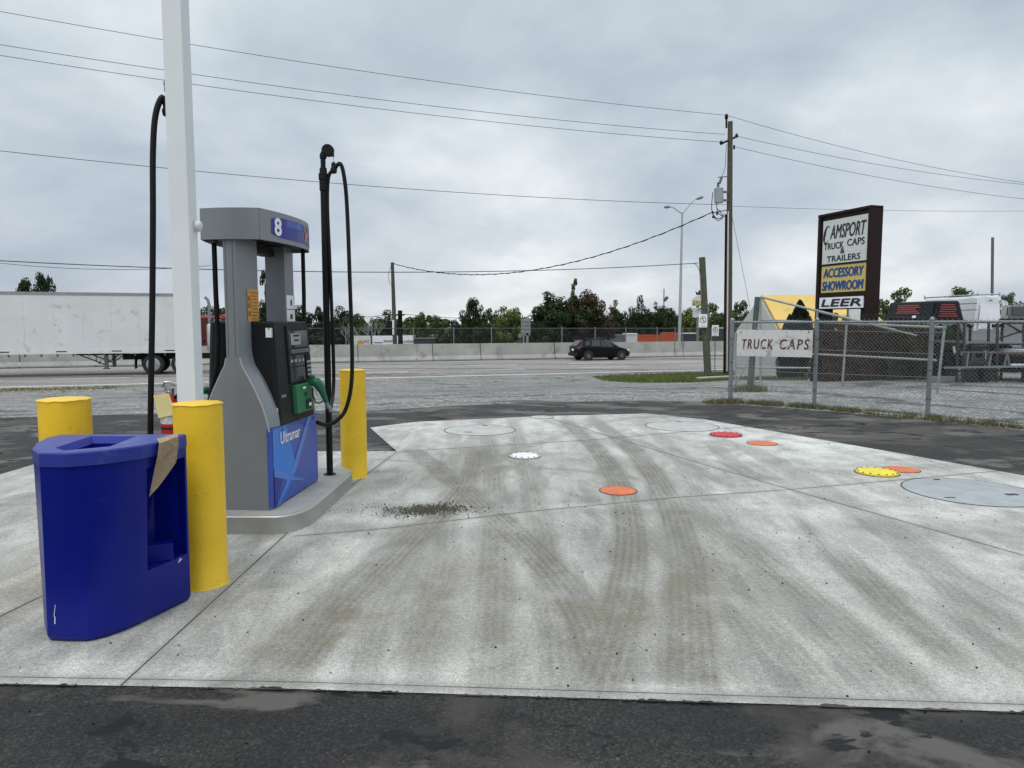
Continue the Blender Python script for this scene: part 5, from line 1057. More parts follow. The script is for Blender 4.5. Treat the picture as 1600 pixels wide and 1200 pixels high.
for sd_ in (-1, 1):
    glass(-1.02, -.30, sd_, sl0=.1); glass(-.22, .82, sd_, sl1=-.42); glass(-1.50, -1.12, sd_, .25, .78, sl0=.12, sl1=.05)
    q = MB(); q.loft([[(x, sd_ * y, z) for y, z in ((.60, .80), (.775, .78), (.80, .93), (.62, .97))] for x in (-2.035, -1.86)]); q.build('tail_light', MT['tail_red'], cb, bevel=.01)
    q = MB(); q.loft([[(x, sd_ * y, z) for y, z in ((.50, .60 - .02), (.74, .60), (.77, .70), (.54, .73))] for x in (1.98, 1.74)]); q.build('headlight', MT['head_white'], cb, bevel=.01)
    for x in (-1.28, 1.30):
        wheel(car, x, sd_ * .77, .31, .31, .20, sd_)
        q = MB(); q.lathe([(.335, -.01), (.37, -.01), (.37, .01), (.335, .01)], (x, sd_ * .865, .33), 28, axis=(0, 1, 0)); q.build('wheel_arch', MT['black_print'], cb)
    q = MB(); q.lathe([(.02, -.1), (.09, -.06), (.09, .05), (.03, .09)], (.72, sd_ * .97, .98), 10, axis=(0, 1, 0)); q.build('mirror', MT['car_paint'], car, smooth=50)
    q = MB(); q.box((-.26, sd_ * .874, .62), (.008, .01, .62)); q.build('door_seam', MT['black_print'], cb)
    for x in (-.40, .55): q = MB(); q.box((x - .1, sd_ * .875, .82), (.16, .02, .025)); q.build('door_handle', MT['car_paint'], cb)
q = MB(); q.add([(-2.03, -.52, 1.0), (-2.03, .52, 1.0), (-1.66, .52, 1.36), (-1.66, -.52, 1.36)], [(0, 1, 2, 3)]); q.v = [(x - .02, y, z + .012) for x, y, z in q.v]; q.build('rear_window', MT['car_glass'], cb)
q = MB(); q.box((-2.105, 0, .74), (.012, .34, .14)); q.build('licence_plate', MT['white_print'], cb)
q = MB(); q.loft([[(x, y, z) for y, z in ((-.78, .30), (.78, .30), (.80, .52), (-.80, .52))] for x in (-2.12, -1.9)]); q.build('bumper', MT['car_paint'], cb, bevel=.03)
q = MB(); q.add([(-1.5, -.5, 1.455), (.2, -.5, 1.47), (.2, .5, 1.47), (-1.5, .5, 1.455)], [(0, 1, 2, 3)]); q.v = [(x, y, z + .02) for x, y, z in q.v]; q.build('roof_panel', MT['car_paint'], cb)
# ================================================================== TRUCK AND TRAILER
tp0 = onl(240, 39.9); tt = tp0.x * TX + tp0.y * TY                 # the rear drive axle
def TL(x, y, z): return (*TS(tt + x, 39.9 + y), -1.1 + z)
trl = thing('semi_trailer', TL(-6.5, 1.25, 0), 'long plain white box trailer on the highway at the left edge of the photo', 'trailer', rz=TA)
X0, X1 = -8.3, 8.05                                              # local x
q = MB(); q.box(((X0 + X1) / 2, 0, 2.64), (X1 - X0, 2.56, 2.72)); bx = q.build('box', MT['trailer_white'], trl)
q = MB(); q.box(((X0 + X1) / 2, 0, 4.035), (X1 - X0 + .02, 2.6, .14)); q.build('roof_rail', MT['trailer_rail'], trl)
q = MB(); q.box(((X0 + X1) / 2, 0, 1.20), (X1 - X0 + .02, 2.59, .20)); br_ = q.build('side_rail', MT['trailer_white'], trl)
for i in range(13): q = MB(); q.box((X0 + .6 + i * 1.24, -1.283, 2.66), (.02, .008, 2.6)); q.build('seam', MT['sign_white'], bx)
for i in range(7): q = MB(); q.box((X0 + 1.2 + i * 2.4, -1.298, 1.22), (.45, .01, .05)); q.build('marker_strip', MT['rust_steel'], br_)
for i in range(24): q = MB(); q.box((X0 + .4 + i * .68, -1.2, 1.04), (.06, .1, .14)); q.build('floor_beam', MT['dark_steel'], br_)
for sy in (-.95, .95):
    lg = MB(); lg.box((4.35, sy, .72), (.16, .16, .76)); lg.box((4.35, sy, .33), (.30, .28, .04)); lgo = lg.build('landing_leg', MT['dark_steel'], trl)
    q = MB(); q.bar((4.35, sy, .50), (3.1, sy, 1.08), .05); q.bar((4.45, sy, .65), (5.0, sy, 1.08), .05); q.bar((4.1, sy, .72), (4.0, sy, .55), .04); q.build('brace', MT['black_metal'], lgo)
q = MB(); q.box((4.1, 0, 1.05), (2.1, 2.1, .06)); q.build('leg_crossmember', MT['black_metal'], trl)
for x in (-7.2, -5.9):
    for sd_ in (-1, 1): wheel(trl, x, sd_ * 1.0, .51, .51, .5, sd_)
trk = thing('semi_tractor', TL(0, 1.25, 0), 'black truck tractor with chrome stack pulling the white trailer, mostly hidden behind the pump', 'truck', rz=TA)
for x in (0, 1.32):
    for sd_ in (-1, 1): wheel(trk, x, sd_ * .98, .51, .51, .52, sd_)
for sd_ in (-1, 1): wheel(trk, 5.9, sd_ * 1.02, .51, .51, .32, sd_)
q = MB(); q.box((2.4, -.42, .88), (7.8, .10, .26)); q.box((2.4, .42, .88), (7.8, .10, .26)); q.box((.66, 0, 1.02), (1.9, 1.0, .12)); q.build('chassis', MT['black_metal'], trk)
for sd_ in (-1, 1):
    q = MB(); q.tube([(-.80, sd_ * 1.0, .50), (-.72, sd_ * 1.0, 1.02), (-.35, sd_ * 1.0, 1.12), (1.0, sd_ * 1.0, 1.14)], .03, 6)
    q.box((.0, sd_ * 1.0, 1.12), (1.0, .56, .03)); q.box((-.82, sd_ * 1.0, .62), (.03, .55, .62)); q.build('mudguard', MT['black_metal'], trk)
q = MB(); q.loft([[(x, y, z) for y, z in ((-1.15, .95), (1.15, .95), (1.17, 2.3), (1.0, 2.72), (-1.0, 2.72), (-1.17, 2.3))] for x in (2.95, 3.1, 4.9, 5.3)][:3]); q.build('cab', MT['truck_dark'], trk, bevel=.06)
q = MB(); q.loft([[(x, y, z) for y, z in ((-w_, .8), (w_, .8), (w_, h_ - .15), (w_ - .15, h_), (-w_ + .15, h_), (-w_, h_ - .15))] for x, w_, h_ in ((4.9, .85, 1.95), (6.7, .78, 1.75), (6.85, .75, 1.6))]); q.build('hood', MT['truck_dark'], trk, bevel=.04)
q = MB(); q.box((6.2, 0, .62), (1.5, 2.3, .35)); q.build('bumper', MT['chrome'], trk, bevel=.03)
q = MB(); q.lathe([(.10, -1.2), (.10, 1.2)], (3.0, 0, 2.74), 12, axis=(0, 1, 0)); q.build('roof_fairing', MT['rim'], trk, smooth=40)
for sd_ in (-1,):
    q = MB(); q.tube([(2.7, sd_ * 1.1, 1.2), (2.7, sd_ * 1.1, 2.7), (2.7, sd_ * 1.1, 3.6), (2.66, sd_ * 1.1, 3.8), (2.52, sd_ * 1.1, 3.95)], .075, 12); q.build('exhaust_stack', MT['galv'], trk, smooth=50)
    q = MB(); q.lathe([(.16, 0), (.17, .03), (.17, 1.3), (.12, 1.36)], (2.72, sd_ * 1.12, 1.2), 16); q.build('muffler_shield', MT['lamp_grey'], trk, smooth=40)
    q = MB(); q.lathe([(.02, -.55), (.30, -.55), (.30, .55), (.02, .55)], (3.35, sd_ * 1.0, .72), 20, axis=(1, 0, 0)); q.build('fuel_tank', MT['chrome'], trk, smooth=35)
q = MB(); q.tube([(1.3, -.2, 1.8), (1.6, -.2, 1.35), (2.0, -.2, 1.3), (2.4, -.2, 1.7), (2.9, -.2, 1.8)], .025, 6); q.build('air_hose', MT['black_hose'], trk)
# ================================================================== GRASS AND WEEDS
def poly_pts(poly, n, seed):
    r = random.Random(seed); xs = [p[0] for p in poly]; ys = [p[1] for p in poly]; out_ = []
    while len(out_) < n:
        x, y = r.uniform(min(xs), max(xs)), r.uniform(min(ys), max(ys)); c_ = False
        for i in range(len(poly)):
            x1_, y1_ = poly[i]; x2_, y2_ = poly[i - 1]
            if (y1_ > y) != (y2_ > y) and x < (x2_ - x1_) * (y - y1_) / (y2_ - y1_) + x1_: c_ = not c_
        if c_: out_.append((x, y))
    return out_
GM = leafmat('grass_blade', (.045, .075, .012), (.085, .13, .025), (.16, .19, .06)); WM = leafmat('weed_blade', (.06, .07, .025), (.12, .12, .05), (.24, .21, .11))
def blades(name, pts, h, wd, m, label, seed, cat='grass'):
    r = random.Random(seed); q = MB()
    for x, y in pts:
        a = r.uniform(0, 6.28); hh = h * r.uniform(.4, 1.3); lx, ly = r.gauss(0, .35) * hh, r.gauss(0, .35) * hh; z = gz(x, y) - .01
        q.add([(x - math.cos(a) * wd, y - math.sin(a) * wd, z), (x + math.cos(a) * wd, y + math.sin(a) * wd, z), (x + lx, y + ly, z + hh)], [(0, 1, 2)])
    return tag(q.build(name, m), label, cat, None, 'stuff')
VG = [GT(*p) for p in [(925, 588), (1000, 584.5), (1070, 582), (1140, 580.5), (1260, 578), (1262, 594), (1150, 593), (1085, 597), (1000, 597.5), (940, 594)]]; VG = [(p.x, p.y) for p in VG]
sheet('grass_verge', VG, g_grass, -.008)
blades('grass', poly_pts(VG, 15000, 3), .10, .012, GM, 'mown green grass strip at the foot of the utility poles', 5)
YG = [(p.x, p.y) for p in [GT(1185, 592), GT(1262, 590), GT(1262, 581), GT(1180, 580)]]; 
blades('lawn', poly_pts(YG, 5000, 4), .12, .014, GM, 'green lawn in front of the yellow-roofed building', 6)
g_vergesheet = None
def strip_pts(a_, b_, n, seed, w_):
    r = random.Random(seed); d = (b_ - a_); nn = Vector((-d.y, d.x, 0)).normalized(); o_ = []
    while len(o_) < n:
        t_ = r.random()
        if mnoise.noise(Vector((t_ * d.length * 5.3, seed, 0))) + .45 < r.random() * .9: continue
        p = a_ + d * t_ + nn * r.gauss(0, w_); o_.append((p.x, p.y))
    return o_
wp_ = []
for i in range(4): wp_ += strip_pts(FP[i], FP[i + 1], [2600, 2600, 2200, 1500][i], i + 3, .09)
wl = GT(1105, 630); wp_ += strip_pts(wl, FP[0], 900, 9, .10)
blades('weeds', wp_, .085, .006, WM, 'dry weeds and tufts along the foot of the chain-link fence', 8)
jb = GT(1171, 611); blades('weeds', [(jb.x + random.gauss(0, .18), jb.y + random.gauss(0, .12)) for _ in range(900)], .16, .01, WM, 'clump of weeds round the foot of the gate post', 9)
dvp = [TS(random.uniform(-60, -6), random.uniform(31.7, 33.1)) for _ in range(5000)]; blades('dry_grass', dvp, .07, .02, WM, 'dry yellowish grass strip between the lot and the highway at the left', 12)
# kerb along the fence
kb = thing('kerb', (FP[1].x, FP[1].y, 0), 'low broken concrete kerb at the foot of the fence on the right', 'kerb')
nrm = Vector((-fd.y, fd.x, 0)); nrm = nrm if nrm.y < 0 else -nrm
a0, a1 = FP[1] + fd * .9 + nrm * .10, FP[4] + nrm * .10
for i in range(4):
    p, p2 = a0.lerp(a1, i / 4) + fd * .02, a0.lerp(a1, (i + 1) / 4) - fd * .02; q = MB(); q.bar(p + Vector((0, 0, .0)), p2 + Vector((0, 0, 0)), .13, .07 + .01 * (i % 2)); q.build('kerb_stone', MT['kerb'], kb, world=True, bevel=.012)
g0, g1 = GT(1092, 593), GT(1160, 589.5); kb2 = thing('kerb', tuple(g0), 'concrete kerb end at the edge of the grass by the poles', 'kerb'); q = MB(); q.bar(g0 + Vector((0, 0, 0)), g1, .3, .2); q.build('kerb_stone', MT['kerb'], kb2, world=True, bevel=.03)
# ================================================================== CHAIN-LINK FENCE OF THE YARD
FH = 1.52
cf = thing('yard_fence', tuple(FP[0]), 'galvanised chain-link fence in front of the truck cap yard', 'fence')
px_posts = [(FP[0], 0), (FP[1], 0), (FP[2], 0), (FP[2] + (FP[2] - FP[1]), 0)]
for i, (p, _) in enumerate(px_posts):
    h_ = FH + .03; q = MB(); r_ = .042 if i == 0 else .034
    q.cyl((p.x, p.y, p.z - .05), (p.x, p.y, p.z + h_), r_, n=14); q.lathe([(r_ + .004, 0), (r_ + .004, .02), (r_ * .6, .045), (.004, .055)], (p.x, p.y, p.z + h_), 14); po = q.build('fence_post', MT['galv'], cf, world=True, smooth=40)
    for z in (.3, .75, 1.2): q = MB(); q.cyl((p.x, p.y, p.z + z), (p.x, p.y, p.z + z + .02), r_ + .006, n=12); q.build('clamp', MT['galv_dark'], po, world=True)
for i in range(3):
    a_, b_ = px_posts[i][0], px_posts[i + 1][0]; q = MB(); q.cyl(a_ + Vector((0, 0, FH)), b_ + Vector((0, 0, FH)), .021, n=10); q.build('top_rail', MT['galv'], cf, world=True, smooth=40)
    q = MB(); d = (b_ - a_); W = d.length; ex = d.normalized(); off_ = nrm * .05
    chain(q, a_ + off_ + Vector((0, 0, .03)), ex, W, (0, 0, 1), FH - .0, .062, .0019)
    k = 0.0
    while k < W:                                                 # knuckled ends above the rail
        for sg in (-1, 1): q.cyl(a_ + off_ + ex * k + Vector((0, 0, FH + .02)), a_ + off_ + ex * (k + sg * .012) + Vector((0, 0, FH + .05)), .0021, n=3, caps=False)
        k += .076
    q.build('wire_mesh', MT['galv'], cf, world=True)
    q = MB(); q.cyl(a_ + off_ + Vector((0, 0, .04)), b_ + off_ + Vector((0, 0, .04)), .003, n=4); q.build('tension_wire', MT['galv_dark'], cf, world=True)
# truck caps sign on the fence
def onfence(u, v, d=.07):
    nn = nrm; p0_ = FP[0] + nn * d; r_ = Vector(ray(u, v)); o_ = Vector((0, 0, CAMH)); t_ = (p0_ - o_).dot(nn) / r_.dot(nn); return o_ + r_ * t_
c4 = [onfence(1151.5, 556), onfence(1269, 558.5), onfence(1270.5, 516), onfence(1151.5, 515)]
fs = thing('fence_sign', tuple((c4[0] + c4[2]) / 2), 'weathered white board lettered TRUCK CAPS wired to the chain-link fence', 'sign')
q = MB(); q.slab(c4, .006); bdo = q.build('board', MT['caps_white'], fs, world=True)
ex = (c4[1] - c4[0]).normalized(); wid = (c4[1] - c4[0]).length; cm = (c4[0] + c4[1] + c4[2] + c4[3]) / 4 + nrm * .010
for s_, o_, w_ in (('TRUCK', -.215, .42), ('CAPS', .275, .37)):
    q = MB(); put_text(q, text_fit(s_, wid * w_, .175, bold=-.008, shear=.15, spacing=1.25), cm + ex * (o_ * wid) - Vector((0, 0, .015)), ex, (0, 0, 1), heavy=.006); q.build('lettering', MT['caps_red'], bdo, world=True)
rr_ = random.Random(3)
for i in range(26):                                             # flaked-off paint crossing the letters
    q = MB(); x_ = rr_.uniform(-.43, .46) * wid; z_ = rr_.uniform(-.09, .08); p = cm + ex * x_ + Vector((0, 0, z_)) + nrm * .002; q.bar(p - ex * rr_.uniform(.012, .03), p + ex * rr_.uniform(.012, .03) + Vector((0, 0, rr_.uniform(-.008, .008))), .002, rr_.uniform(.005, .014)); q.build('flaked_paint', MT['caps_white'], bdo, world=True)
for u, v in ((1158, 519), (1264, 518.5)): q = MB(); p = onfence(u, v, .085); q.cyl(p, p + nrm * .006, .012, n=8); q.build('bolt', MT['black_print'], bdo, world=True)
# ================================================================== GATE
gd = (Vector((9.05, 15.2, 0)) - Vector((7.1, 20.6, 0)))
def GA_(u, v):                                                  # point on the gate's vertical plane
    A0 = Vector((7.1, 20.6, 0)); nn = Vector((-gd.y, gd.x, 0)).normalized(); r_ = Vector(ray(u, v)); o_ = Vector((0, 0, CAMH)); return o_ + r_ * ((A0 - o_).dot(nn) / r_.dot(nn))
gt = thing('gate', (*GA_(1186, 600).xy, gz(*GA_(1186, 600).xy)), 'open pipe-frame cantilever gate standing behind the chain-link fence', 'gate')
for a_, b_, r_, nm in [((1188, 464), (1188, 598), .035, 'end_post'), ((1189, 464), (1400, 516), .03, 'top_brace'), ((1277, 487), (1432, 524), .018, 'top_brace'), ((1188, 500), (1478, 512), .028, 'upper_rail'), ((1188, 549), (1463, 563), .026, 'middle_rail'), ((1178, 597), (1464, 617), .028, 'lower_rail'),
                     ((1323, 507), (1316, 606), .028, 'upright'), ((1277, 483), (1274, 603), .03, 'upright'), ((1459, 510), (1451, 616), .02, 'upright'), ((1476, 510), (1464, 617), .028, 'upright'), ((1188, 515), (1478, 520), .004, 'wire'), ((1188, 543), (1463, 553), .004, 'wire'), ((1188, 580), (1463, 590), .004, 'wire')]:
    q = MB(); q.cyl(GA_(*a_), GA_(*b_), r_, n=10); q.build(nm, MT['gate_pipe'], gt, world=True, smooth=40)
c0_ = GA_(1188, 597); c1_ = GA_(1464, 614); q = MB(); W = (Vector((c1_.x, c1_.y, 0)) - Vector((c0_.x, c0_.y, 0))).length
chain(q, c0_, (c1_ - c0_).normalized(), W, (0, 0, 1), (GA_(1188, 500) - c0_).z, .13, .0018); q.build('wire_mesh', MT['galv_dark'], gt, world=True)
gp0 = GT(1171, 611); gpt = AT(1183.5, 464, gp0.y); gpo = thing('gate_post', tuple(gp0), 'thick leaning timber gate post left of the yellow roof', 'post')
q = MB(); q.tube([(0, 0, -.1), (gpt - gp0) * .5, gpt - gp0], .06, 12, rf=[.068, .062, .058]); q.build('post', mat('post_green', (.07, .09, .085), .8, var=.3, vs=6), gpo, smooth=40)
# smaller second gate leaf right behind the left of the fence
g2 = thing('gate', tuple(GT(1147, 606)), 'narrow chain-link gate leaf behind the lettered board', 'gate'); YY = 16.5
for a_, b_ in [((1149, 520), (1186, 514)), ((1149, 574), (1266, 575)), ((1149, 600), (1178, 548)), ((1181, 515), (1177, 604)), ((1149, 520), (1149, 604))]:
    q = MB(); q.cyl(AT(*a_, YY), AT(*b_, YY), .022, n=8); q.build('pipe', MT['gate_pipe'], g2, world=True, smooth=40)
q = MB(); chain(q, AT(1149, 604, YY), (1, 0, 0), (AT(1180, 604, YY) - AT(1149, 604, YY)).length, (0, 0, 1), 1.25, .08, .0025); q.build('wire_mesh', MT['galv'], g2, world=True)
# ================================================================== PYLON SIGN
tv = Vector((TX, TY, 0)); nv = Vector((-TY, TX, 0))             # along / across the highway
PR = Vector((.502 * 23, 23.0, 0)); PR.x = AT(1357, 400, 23).x
def SG(k, v, d=0.0):                                            # k 0..1 from left to right edge; v = photo row at the right edge
    z = AT(1357, v, 23).z; return Vector((PR.x, PR.y, z)) + nv * (2.09 * (1 - k)) - tv * d
gzz = gz(PR.x, PR.y); py_ = thing('pylon_sign', (PR.x, PR.y, gzz), 'tall dark brown pylon sign with white, yellow and white panels above the hedge', 'sign')
def sgbox(k0, k1, v0, v1, d0, d1, nm, key, par=None):
    q = MB(); a_ = [SG(k0, v1, d0), SG(k1, v1, d0), SG(k1, v0, d0), SG(k0, v0, d0)]; b_ = [SG(k0, v1, d1), SG(k1, v1, d1), SG(k1, v0, d1), SG(k0, v0, d1)]
    q.add(a_ + b_, [(0, 1, 2, 3), (7, 6, 5, 4), (0, 4, 5, 1), (1, 5, 6, 2), (2, 6, 7, 3), (3, 7, 4, 0)]); return q.build(nm, MT[key], par or py_, world=True)
DP = -.42
sgbox(0, 1, 325, 482, DP, 0, 'cabinet', 'sign_frame')
for k0, k1 in ((-.06, .0), (1.0, 1.045)): sgbox(k0, k1, 323.5, 600, DP - .01, .06, 'edge_column', 'sign_frame')
sgbox(-.06, 1.045, 321, 325, DP - .01, .07, 'top_cap', 'sign_frame')
sgbox(0, .10, 482, 600, DP, -.06, 'leg', 'sign_frame'); sgbox(.86, 1.0, 482, 600, DP, -.06, 'leg', 'sign_frame')
for v in (406.5, 407.9): pass
sgbox(0, 1, 406.5, 409, 0, .04, 'divider', 'sign_frame'); sgbox(0, 1, 454.5, 461, 0, .04, 'divider', 'sign_frame')
P1 = sgbox(.04, .97, 333, 406, 0, .02, 'white_panel', 'sign_white'); P2 = sgbox(.04, .97, 409.5, 454, 0, .02, 'yellow_panel', 'sign_yellow'); P3_ = sgbox(.02, .95, 462, 480.5, 0, .03, 'lower_white_panel', 'white_print')
pxm = 23 / FPX
def st_(s_, k, v, wd, hpx, key, par, d=.028, heavy=.012, **kw):
    q = MB(); put_text(q, text_fit(s_, wd * 2.09, hpx * pxm, **kw), SG(k, v, d), -nv, (0, 0, 1), heavy=heavy); q.build('lettering', MT[key], par, world=True)
cw_, ch_ = .145 * 2.09, 29 * pxm; pts_o, pts_i = [], []
for i in range(25):
    a = R(48) + (R(318) - R(48)) * i / 24; sh_ = math.sin(a) * ch_ / 2 * .18
    pts_o.append((math.cos(a) * cw_ / 2 + sh_, math.sin(a) * ch_ / 2)); th_ = .62 * math.sin(math.pi * i / 24) + .10; pts_i.append((math.cos(a) * cw_ / 2 * (1 - th_) + sh_, math.sin(a) * ch_ / 2 * (1 - th_ * .35)))
q = MB(); put_text(q, (pts_o + pts_i, [(i, i + 1, 26 + i, 25 + i) for i in range(24)]), SG(.125, 356.5, .028), -nv, (0, 0, 1)); q.build('lettering', MT['black_print'], P1, world=True)
st_('AMSPORT', .575, 353.5, .74, 22, 'black_print', P1, shear=.25, heavy=.010)
st_('TRUCK', .29, 376.5, .42, 10.5, 'black_print', P1, heavy=.008); st_('CAPS', .75, 374.5, .35, 10.5, 'black_print', P1, heavy=.008)
st_('&', .48, 386.5, .09, 8, 'black_print', P1, heavy=.008); st_('TRAILERS', .50, 398, .70, 9.5, 'black_print', P1, heavy=.008)
st_('ACCESSORY', .51, 421.5, .84, 14.5, 'sign_blue', P2, heavy=.020, shear=.12); st_('SHOWROOM', .50, 443, .86, 14.5, 'sign_blue', P2, heavy=.020, shear=.12); st_('LEER', .49, 471.3, .84, 11.5, 'black_print', P3_, .038, heavy=.02, shear=.15)
# ================================================================== A-FRAME BUILDING
YBd = 33.0; rz_l, rz_r = AT(1190, 465, YBd), AT(1338, 466, YBd); zg = gz(rz_l.x, YBd)
H_ = rz_l.z - zg; half = 3.1
bld = thing('aframe_building', (rz_l.x, YBd, zg), 'steep yellow-roofed A-frame building with a pale grey gable behind the sign', 'building', rz=0)
Lr = rz_r.x - rz_l.x
f0, b0_ = Vector((1.0, -half, .0)), Vector((-.2, half, 0)); ap = Vector((0, 0, H_))
q = MB(); q.slab([ap + Vector((-.02, 0, .05)), Vector((.98, -half, 0)), Vector((Lr + 2.2, -half, 0)), Vector((Lr, 0, H_ + .05))], .12); q.slab([ap + Vector((0, 0, .05)), Vector((Lr, 0, H_ + .05)), Vector((Lr + .5, 1.18, 2.25)), Vector((-.5, 1.18, 2.25))], .03); q.v = [tuple(p) for p in q.v]
q.f = q.f; rf = q.build('roof', MT['roof_yellow'], bld)
q = MB(); q.slab([(1.02, -half + .02, 0), (.02, 0, H_ - .03), (-.56, 1.2, 2.25), (-.58, 1.2, 0)], .15); q.build('gable_wall', MT['gable_grey'], bld)
gl_ = [AT(1160, 512, YBd - 0.0), AT(1190, 467, YBd), AT(1229, 560, YBd - 2.6)]
for i in range(9):
    z = H_ * (.12 + i * .095); q = MB(); y_ = -half * (1 - z / H_); q.bar((.98 * (1 - z / H_) - .02, y_ - .075, z + .04), (Lr + 2.2 * (1 - z / H_), y_ - .075, z + .04), .012, .02); q.build('shingle_course', MT['tag_yellow'], rf)
dm = MB(); c1x = AT(1322, 480, YBd - 1).x - rz_l.x; dm.slab([(c1x - .95, -half - .1, H_ * .05), (c1x + .95, -half - .1, H_ * .05), (c1x + .3, -half * .55, H_ * .84), (c1x - .3, -half * .55, H_ * .84)], .15); dmo = dm.build('dormer_wall', MT['gable_grey'], bld)
for sx in (-1, 1): q = MB(); q.bar((c1x + sx * 1.0, -half - .25, H_ * .05), (c1x + sx * .32, -half * .55 - .15, H_ * .86), .08); q.build('dormer_trim', MT['black_print'], dmo)
sb = thing('saplings', (AT(1320, 500, 27).x, 27, gz(AT(1320, 500, 27).x, 27)), 'thin leafy shrub in front of the grey dormer under the sign', 'shrub')
me_, tr_ = CR[('open', 'mid')][0]
for nm, m_ in (('crown', me_), ('trunk', tr_)): o = bpy.data.objects.new(nm, m_); col.objects.link(o); o.parent = sb; o.scale = (1.8, 1.2, (AT(1320, 483, 27).z - sb.location.z))
yp = GT(1213, 590); ypo = thing('yellow_marker', tuple(yp), 'slim bright yellow marker post seen through the fence on the lawn', 'post'); q = MB(); q.bar((0, 0, 0), (.02, 0, .85), .09); q.bar((-.1, 0, .5), (.25, 0, .75), .05); q.bar((.25, 0, .3), (-.1, 0, .1), .05); q.build('post', mat('marker_yellow', (.6, .5, .05), .6), ypo)
# cedar
cdp = GT(1248, 592); cz = AT(1248, 469, cdp.y).z
def conif(n, seed, prof, leaf):
    r = np.random.default_rng(seed); z = r.uniform(0.0, 1, n) ** .9; rad = np.interp(z, [p[0] for p in prof], [p[1] for p in prof]) * (1 - .35 * r.random(n) ** 2); an = r.uniform(0, 6.28, n)
    rad *= 1 + .14 * np.sin(an * 3 + z * 9) + .10 * np.sin(an * 7 - z * 23); c = np.stack([np.cos(an) * rad, np.sin(an) * rad, z], 1); a = np.stack([np.cos(an) * .4, np.sin(an) * .4, np.ones(n)], 1) + r.normal(size=(n, 3)) * .35; a /= np.linalg.norm(a, axis=1)[:, None]
    b = np.cross(a, r.normal(size=(n, 3))); b /= np.linalg.norm(b, axis=1)[:, None]; s_ = leaf * r.uniform(.5, 1.3, n)[:, None]
    V = np.stack([c - a * s_, c - b * s_ * .4, c + a * s_, c + b * s_ * .4], 1).reshape(-1, 3); me = bpy.data.meshes.new('crown'); me.from_pydata(V.tolist(), [], np.arange(4 * n).reshape(-1, 4).tolist()); return me
cme = conif(9000, 3, [(0, .15), (.08, .24), (.3, .27), (.55, .24), (.72, .19), (.85, .11), (.95, .045), (1, .008)], .022); cme.materials.append(leafmat('cedar_leaf', (.006, .012, .008), (.012, .024, .013), (.024, .042, .02)))
def cedar(u, vt, Y, wk, label):
    p = AT(u, vt, Y); zb_ = gz(p.x, Y); t = thing('cedar', (p.x, Y, zb_), label, 'shrub', 'dark cedars in front of the yellow roof', rz=u); H = p.z - zb_; o = bpy.data.objects.new('crown', cme); col.objects.link(o); o.parent = t; o.scale = (H * wk, H * wk, H); q = MB(); q.lathe([(.02, 0), (.17 * H * wk, .1 * H), (.19 * H * wk, .45 * H), (.12 * H * wk, .72 * H), (.02, .93 * H)], (0, 0, 0), 10); q.build('dark_core', MT['wood_dark'], t); q = MB(); q.cyl((0, 0, -.05), (0, 0, H * .6), .05, .02, n=8); q.build('trunk', MT['wood_dark'], t)  # solid dark core added to fill the hollow crown, dark like its shaded inside
cedar(1250, 470, cdp.y, .78, 'tall dark pointed cedar left of the brown sign'); cedar(1234, 492, cdp.y + .3, .62, 'shorter dark cedar against the left of the tall one')
# hedge
def hedge(name, u0, u1, v1, Y0, Y1, th, n, m, label, H=None, leaf=.06):
    a_, b_ = AT(u0, v1, Y0), AT(u1, v1, Y1); z0 = gz(a_.x, a_.y); r = np.random.default_rng(int(u0)); d = Vector((b_.x - a_.x, b_.y - a_.y, 0)); W = d.length; d.normalize(); nn = Vector((-d.y, d.x, 0)); H = H or (a_.z - z0)
    t = r.uniform(0, W, n); h = r.uniform(0, 1, n) ** .8 * H * (1 + .05 * np.sin(t * 3)); o_ = th * np.where(r.random(n) < .75, -1, r.uniform(-1, 1, n)) * (1 + .25 * np.sin(t * 5 + h * 4) ) * (1 - .3 * (h / H) ** 4)
    c = np.stack([a_.x + d.x * t + nn.x * o_, a_.y + d.y * t + nn.y * o_, np.full(n, z0) + h], 1); a = r.normal(size=(n, 3)); a /= np.linalg.norm(a, axis=1)[:, None]; b = np.cross(a, r.normal(size=(n, 3))); b /= np.linalg.norm(b, axis=1)[:, None]; s_ = leaf * r.uniform(.5, 1.3, n)[:, None]
    V = np.stack([c - a * s_, c - b * s_ * .35, c + a * s_, c + b * s_ * .35], 1).reshape(-1, 3); root = thing(name, (a_.x, a_.y, z0), label, 'hedge', None)
    q = MB(); q.v = [tuple(p) for p in V]; q.f = [tuple(x) for x in np.arange(4 * n).reshape(-1, 4)]; q.build('foliage', m, root, world=True)
    q = MB()
    for i in range(int(W / .3)): p = a_ + d * (i * .3); q.cyl((p.x, p.y, z0), (p.x + .05, p.y, z0 + H * .9), .025, .008, n=5)
    q.build('stems', MT['wood_dark'], root, world=True)
    q = MB(); q.add([(a_ + d * x + nn * (y * th * .45)) + Vector((0, 0, z - a_.z)) for z in (z0, z0 + H * .86) for x, y in ((0.1, -1), (W - .1, -1), (W - .1, 1), (.1, 1))], [(0, 3, 2, 1), (4, 5, 6, 7), (0, 1, 5, 4), (1, 2, 6, 5), (2, 3, 7, 6), (3, 0, 4, 7)]); q.build('dark_core', MT['wood_dark'], root, world=True)  # solid dark block inside the foliage, coloured as its shaded middle
hedge('dead_hedge', 1270, 1370, 507, 21.0, 21.4, .45, 9000, leafmat('dead_leaf', (.03, .013, .008), (.065, .028, .016), (.12, .06, .03)), 'dry dark reddish-brown hedge below the pylon sign')
